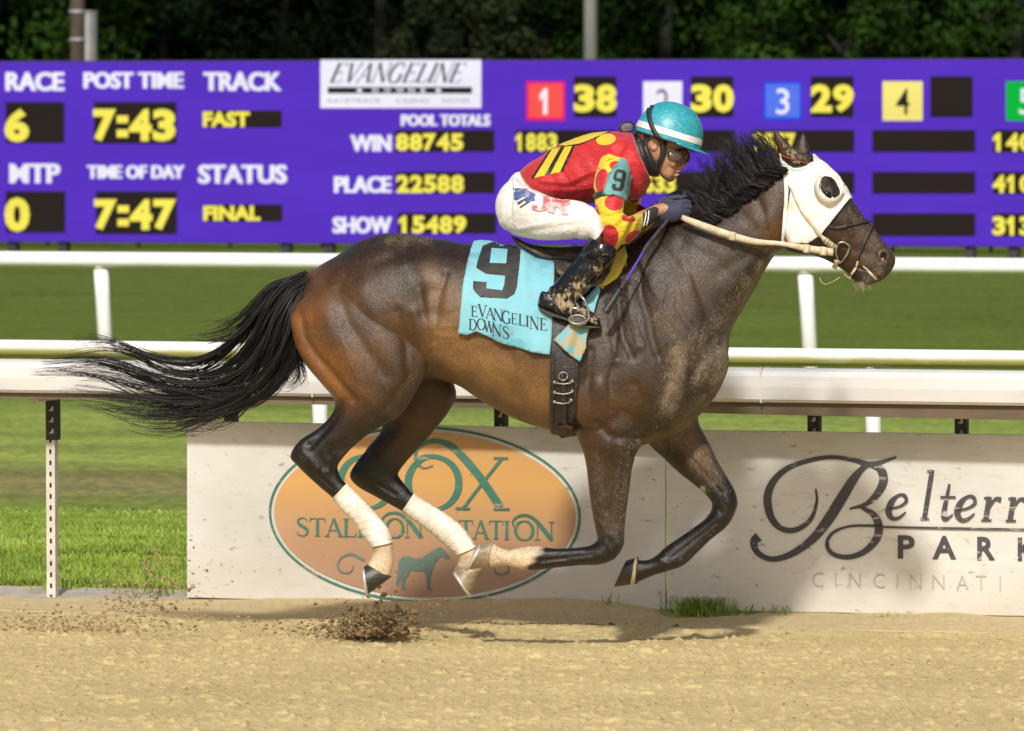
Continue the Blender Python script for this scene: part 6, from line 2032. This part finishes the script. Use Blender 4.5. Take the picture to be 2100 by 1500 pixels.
# --- boots
MUDB = [((1190, 590), 26, .9), ((1150, 620), 22, 1.0), ((1225, 560), 18, .8), ((1235, 535), 14, .6), ((1200, 640), 20, .8), ((1165, 600), 14, .8), ((1222, 655), 10, .8), ((1180, 570), 18, .35), ((1125, 605), 8, .5), ((1170, 630), 20, .7)]
for s in (-1, 1):
    d = BOOT_DY * -s
    shaft = [((1208, 486), (1264, 510), .062, (KNEE_DY - .035) * -s), ((1196, 508), (1260, 528), .06, (KNEE_DY - .045) * -s), ((1182, 528), (1248, 544), .058, d), ((1166, 548), (1232, 562), .054, d), ((1148, 569), (1214, 582), .048, d), ((1134, 585), (1200, 596), .044, d), ((1120, 600), (1188, 612), .043, d), ((1110, 615), (1178, 634), .042, d), ((1108, 626), (1165, 644), .036, d)]
    foot = [((1108, 600), (1102, 624), .03, d), ((1116, 596), (1108, 634), .04, d), ((1138, 600), (1128, 642), .043, d), ((1162, 606), (1152, 650), .045, d), ((1188, 618), (1178, 660), .047, d), ((1208, 634), (1202, 668), .046, d), ((1224, 648), (1221, 672), .036, d), ((1232, 658), (1231, 670), .018, d)]
    me = merge_solids([loft(shaft, 36), loft(foot, 32)], .004, 4)
    emboss(me, [([(1120, 598), (1150, 604), (1186, 600)], 5, -.005), ([(1126, 590), (1160, 596), (1194, 590)], 5, .004), ([(1140, 618), (1180, 622)], 6, -.003), ([(1190, 530), (1230, 540)], 5, -.002), ([(1150, 590), (1170, 580), (1200, 582)], 4, -.004)], 0)
    co = get_co(me); x, y = px_of(co)
    a = np.zeros(len(co))
    for (mx, my), w, am in MUDB: a = np.maximum(a, am * np.exp(-(np.hypot(x - mx, y - my) / w) ** 2))
    at = me.attributes.new("mud", 'FLOAT', 'POINT'); at.data.foreach_set("value", a.astype(np.float32))
    bt = link_mesh("boot", me, M_BOOT, person)
    v, f = loft([((1102, 624), (1104, 632), .03, d), ((1110, 631), (1112, 641), .042, d), ((1130, 640), (1131, 650), .045, d), ((1152, 648), (1152, 656), .045, d), ((1180, 658), (1180, 664), .049, d), ((1206, 667), (1206, 673), .047, d), ((1230, 669), (1231, 674), .02, d)], 30)
    mesh_obj("sole", v, f, M_SOLE, bt)
    # stirrup iron and leather
    ir = [(1190, 606), (1199, 616), (1206, 634), (1208, 652), (1200, 664), (1186, 668), (1176, 662), (1174, 652), (1180, 646), (1194, 648)]
    out = .052 * (1 if s > 0 else -1)
    MB().tube([PB(x, y, d + out) for x, y in ir], .0045, 8).build("stirrup_iron", M_STEELB, saddle, smooth=True)
    MB().tube([PB(1190, 606, d + out), PB(1194, 604, d), PB(1192, 606, d - out)], .0045, 8).build("stirrup_iron", M_STEELB, saddle, smooth=True)
    MB().tube([PB(1184 + 17 * math.cos(q), 656 + 9 * math.sin(q), d + out * 1.08) for q in np.linspace(0, 6.28, 24)], .004, 8).build("stirrup_pad", M_STEELB, saddle, smooth=True)
    v2, t2 = fill([oval_px(1184, 656, 15, 7.5)], 5); mesh_obj("stirrup_pad", [PB(a_, b_, d + out * 1.05) for a_, b_ in v2], t2, M_SOLE, saddle)
    strap("stirrup_leather", [(1250, 530), (1228, 560), (1208, 588), (1192, 608)], 9, SKIN, 0, M_STRAPB, saddle, 16, .004, free=[(KNEE_DY + .04) * -s, d + .04 * (1 if s < 0 else -1), d + out * .4, d])

# --- helmet
M_AQUAH, t, b = new_mat("aqua_helmet_cover")
hn = noise(t, coords(t), 14, 5, .65)
sp = noise(t, coords(t), 85, 4, .7)
c = ramp(t, hn, [(.3, (.02, .26, .33)), (.7, (.03, .34, .42))])
c = mix(t, ramp(t, sp, [(.5, (0, 0, 0)), (.68, (.7, .7, .7))]), c, (.16, .5, .56))
t.links.new(c, b.inputs["Base Color"]); b.inputs["Roughness"].default_value = .42; b.inputs["Coat Weight"].default_value = .15
bump(t, b, sp, .12, .003)
M_STRAPK = simple("black_webbing", (.014, .014, .015), (.03, .03, .03), 30, .55, bmp=.2, bscale=200)
hc = PB(1370, 288, 0)
ua = Vector((math.cos(math.radians(17)), 0, -math.sin(math.radians(17)))); va = Vector((math.sin(math.radians(17)), 0, math.cos(math.radians(17))))
T_ = 25.0 / FPX


def helm(th, ph, k=1.0):
    """th round the head from the front, ph up from the rim."""
    cu, sv = math.cos(th), math.sin(th)
    rad = max(0.0, math.cos(ph)) ** .85
    lu = (69 if cu > 0 else 71) * T_ * k
    return hc + ua * (cu * rad * lu) + Vector((0, -1, 0)) * (sv * rad * .112 * k) + va * (math.sin(ph) ** .92 * 80 * T_ * k - .004)


N, M_ = 64, 22
v = [helm(2 * math.pi * i / N, math.pi / 2 * j / M_) for j in range(M_) for i in range(N)] + [helm(0, math.pi / 2)]
f = [(j * N + i, j * N + (i + 1) % N, (j + 1) * N + (i + 1) % N, (j + 1) * N + i) for j in range(M_ - 1) for i in range(N)] + [((M_ - 1) * N + i, (M_ - 1) * N + (i + 1) % N, len(v) - 1) for i in range(N)]
helmet = mesh_obj("helmet", v, f, M_AQUAH, person)
v, f = [], []
nb = 40
for i in range(nb):                                         # the peak
    th = math.radians(-78 + 156 * i / (nb - 1))
    e = math.cos(th) ** .8
    p = helm(th, 0.02, 1.005)
    for k in (0, .5, 1):
        v.append(p + ua * (.038 * e * k) + Vector((0, -1, 0)) * (math.sin(th) * .008 * k) - va * (.010 * k * e + .002))
f = [(i * 3 + k, i * 3 + k + 1, i * 3 + k + 4, i * 3 + k + 3) for i in range(nb - 1) for k in (0, 1)]
pk = mesh_obj("helmet_peak", v, f, M_AQUAH, helmet); m = pk.modifiers.new("thickness", 'SOLIDIFY'); m.thickness = .004
v, f = [], []
for i in range(N + 1):
    for q in (.12, .19, .27): v.append(helm(2 * math.pi * i / N, q, 1.014))
f = [(i * 3 + k, i * 3 + 3 + k, i * 3 + 4 + k, i * 3 + 1 + k) for i in range(N) for k in (0, 1)]
M_HB = simple("white_helmet_band", (.78, .77, .73), (.6, .55, .45), 20, .6, lo=.3, hi=.5)
mesh_obj("helmet_band", v, f, M_HB, helmet)
MB().tube([helm(a, .012, 1.008) for a in np.linspace(0, 2 * math.pi, 60)], .0032, 6).build("helmet_rim", M_STRAPK, helmet, smooth=True)
for th in (math.radians(88),):
    MB().tube([helm(math.radians(0), q, 1.004) for q in np.linspace(.25, 1.57, 16)] + [helm(math.pi, q, 1.004) for q in np.linspace(1.5, .25, 16)], .0012, 5).build("helmet_seam", M_AQUAH, helmet, smooth=True)
# goggle strap over the shell, goggles, ear harness and chin strap
HS = Surf(helmet.data)
pts = [(1338, 217), (1333, 228), (1334, 245), (1341, 266), (1352, 284), (1366, 298)]
strap("goggle_strap", pts, [8, 9, 9, 9, 9, 9], Both(pw, HS), .006, M_STRAPK, helmet, 30)
M_LENS, t, b = new_mat("tinted_lens")
b.inputs["Base Color"].default_value = (.12, .075, .055, 1); b.inputs["Roughness"].default_value = .08
b.inputs["Transmission Weight"].default_value = .25; b.inputs["Coat Weight"].default_value = .6
gog = [(1366, 304), (1376, 302), (1392, 307), (1408, 314), (1414, 321), (1412, 329), (1404, 335), (1393, 336), (1381, 331), (1371, 322)]
for far in (False, True):
    gp = patch("goggles", [gog], pw, .013, M_LENS, person, 3, .002, soften=10, far=far)
    GO = Surf(gp.data)
    MB().tube([GO.at(x, y, .001, far) for x, y in gog + gog[:1]], .003, 6).build("goggle_frame", M_STRAPK, gp, smooth=True)
gai = [loft([((1288, 286), (1312, 350), .088), ((1300, 275), (1328, 360), .092), ((1314, 272), (1343, 364), .086), ((1326, 282), (1350, 364), .074), ((1336, 304), (1354, 364), .06)], 40)]
me = merge_solids(gai, .005, 3)
wrinkle_mesh(me, [([(1310, 290), (1330, 350)], 5, -.006), ([(1322, 290), (1340, 352)], 4, .005)], .006, 51)
link_mesh("neck_scarf", me, M_SILK_K, person)
for far in (False, True):
    strap("chin_strap", [(1330, 274), (1326, 296), (1330, 318), (1342, 332), (1352, 338)], [8, 10, 11, 10, 9], pw, .009, M_STRAPK, helmet, 24, .006, far=far)
    strap("chin_strap", [(1357, 286), (1360, 304), (1358, 320), (1350, 336), (1348, 352)], [8, 10, 10, 10, 8], pw, .009, M_STRAPK, helmet, 24, .006, far=far)
# spare goggles pushed behind the helmet
M_SPARE, t, b = new_mat("spare_lens"); b.inputs["Base Color"].default_value = (.28, .22, .3, 1); b.inputs["Roughness"].default_value = .08; b.inputs["Transmission Weight"].default_value = .4
c0 = PB(1285, 261, -.03)
root = empty("spare_goggles", c0); tag(root, "clear purple spare goggles hanging behind the aqua helmet", "goggles")
sg = [c0 + Vector((.026 * math.cos(a) + .004 * math.sin(a), .012 * math.cos(a), .019 * math.sin(a))) for a in np.linspace(0, 6.28, 24, endpoint=False)]
mesh_obj("lens", sg + [c0 + Vector((0, -.008, 0))], [(i, (i + 1) % 24, 24) for i in range(24)], M_SPARE, root)
MB().tube(sg + sg[:1], .004, 8).build("frame", M_STRAPK, root, smooth=True)
MB().tube([c0 + Vector((.026, .012, 0)), PB(1300, 268, -.07), PB(1304, 274, -.09)], .004, 6).build("strap", M_STRAPK, root, smooth=True)

# --- whip in the near hand
wroot = empty("whip", PB(1330, 500, -.12)); tag(wroot, "slim riding whip with blue shaft and black flap held in the jockey's hand", "whip")
ws = lambda pts, n: [PB(*q) for q in spline(pts, n)]
d0 = -.075
line = [(1406, 402, d0 + .03), (1392, 420, d0 + .03), (1373, 447, d0 + .0), (1348, 478, -.15), (1326, 506, -.2), (1297, 554, -.27), (1268, 600, -.33), (1241, 642, -.36)]
a = spline(line, 60)
P3 = [PB(*q) for q in a]
M_GRIP = simple("whip_grip", (.05, .05, .07), (.02, .02, .025), 40, .6, bmp=.4, bscale=150)
M_SHAFTB = simple("blue_whip_shaft", (.1, .07, .5), (.07, .05, .4), 20, .35)
MB().tube(P3[:30], [.009 if i < 2 else .0075 for i in range(30)], 10).build("grip", M_GRIP, wroot, smooth=True)
MB().tube(P3[29:44], .0045, 8).build("shaft", M_SHAFTB, wroot, smooth=True)
MB().tube(P3[43:48], .0065, 8).build("collar", M_GRIP, wroot, smooth=True)
rows = P3[47:]
v, f = [], []
for i, p in enumerate(rows):
    tdir = (rows[min(i + 1, len(rows) - 1)] - rows[max(i - 1, 0)]).normalized()
    sd = tdir.cross(Vector((0, 1, 0))).normalized() * (.0095 + .006 * i / len(rows))
    v += [p + sd + Vector((0, -.003, 0)), p - sd + Vector((0, -.003, 0)), p - sd + Vector((0, .003, 0)), p + sd + Vector((0, .003, 0))]
f = [(i * 4 + k, i * 4 + (k + 1) % 4, i * 4 + 4 + (k + 1) % 4, i * 4 + 4 + k) for i in range(len(rows) - 1) for k in range(4)] + [(0, 1, 2, 3), tuple(len(v) - 4 + k for k in (3, 2, 1, 0))]
mesh_obj("flap", v, f, M_SILK_K, wroot)
MB().tube([P3[0] + Vector((0, 0, .004)), P3[1]], [.012, .011], 12).build("grip_cap", M_GRIP, wroot, smooth=True)
# ================================================================== DIRT THROWN UP BY THE HOOVES
M_CLOD = dirt_material("flying_dirt", (.3, .22, .115), (.15, .105, .055), (.07, .05, .03))


M_CLOD2 = dirt_material("dry_flying_dirt", (.4, .3, .165), (.26, .19, .1), (.13, .09, .05))


def clods(name, pts, sizes, label, seed, m=None):
    """Many crumbs of earth hanging in the air, each a small uneven lump."""
    r = np.random.default_rng(seed)
    bm = bmesh.new(); bmesh.ops.create_icosphere(bm, subdivisions=1, radius=1)
    bv = np.array([tuple(v.co) for v in bm.verts]); bf = np.array([[v.index for v in f.verts] for f in bm.faces]); bm.free()
    V, F_ = [], []
    for i, (p, s) in enumerate(zip(pts, sizes)):
        q = bv * (.45 + 1.0 * r.random((len(bv), 1))) * s * np.array([1.25, 1, .85]) + np.array(p)
        V.append(q); F_.append(bf + i * len(bv))
    V, F_ = np.vstack(V), np.vstack(F_)
    o = mesh_obj(name, V, F_.tolist(), m or M_CLOD, smooth=False)
    tag(o, label, "dirt", kind='stuff')
    return o


r = np.random.default_rng(17)


def spray(n, cx, cy, sx, sy, dy, lean=0.0, s0=.002, s1=.008, pw=2.5, dspread=.12):
    y = np.abs(r.normal(size=n)) * sy
    x = r.normal(size=n) * sx * (1 + y / (sy * 3)) + lean * y
    pts = [PB(cx + a, cy - b_, dy + c) for a, b_, c in zip(x, y, r.normal(size=n) * dspread)]
    sz = s0 + (s1 - s0) * r.random(n) ** pw
    return pts, sz


p1, s1 = spray(1100, 752, 1308, 34, 30, .24, .35, .0025, .012, 2.2)
p2, s2 = spray(420, 670, 1304, 60, 18, .3, -.6, .0015, .006)
p3, s3 = spray(220, 800, 1260, 16, 55, -.12, .3, .001, .0035)
clods("kicked_up_dirt", p1 + p2 + p3, np.r_[s1, s2, s3], "burst of dark dirt crumbs thrown up behind the hind hooves", 1)
p1, s1 = spray(620, 170, 1296, 90, 26, .42, .1, .002, .008)
p2, s2 = spray(330, 290, 1255, 42, 60, -.05, .35, .002, .008, 2)
p3, s3 = spray(90, 325, 1160, 18, 30, -.05, .2, .0015, .005, 2)
clods("kicked_up_dirt", p1 + p2 + p3, np.r_[s1, s2, s3], "older cloud of tan dirt settling beside the open post", 2, M_CLOD2)
p1, s1 = spray(110, 985, 1246, 26, 12, .1, .4, .0008, .0022)
p2, s2 = spray(130, 860, 1150, 40, 28, .0, .4, .0006, .0016)
p3, s3 = spray(50, 1420, 900, 70, 40, -.3, .4, .0007, .0016)
clods("kicked_up_dirt", p1 + p2 + p3, np.r_[s1, s2, s3], "fine grains of sand hanging around the legs", 3, M_CLOD2)
# hoof-torn ridge in the loose surface
n = 260
px = np.r_[r.normal(985, 24, 90), r.uniform(1000, 1400, 170)]
py = 1287 + 6 * np.sin(px * .01) - np.where(px < 1020, np.abs(r.normal(size=n)) * 6, np.abs(r.normal(size=n)) * 2) - np.clip((px - 1200) * .03, 0, 8)
clods("turned_dirt", [PB(a, b_, .93 + .01 * r.normal()) - Vector((0, 0, 0)) for a, b_ in zip(px, py)], .003 + .007 * r.random(n) ** 2, "ridge of darker turned dirt along the packed edge", 4)
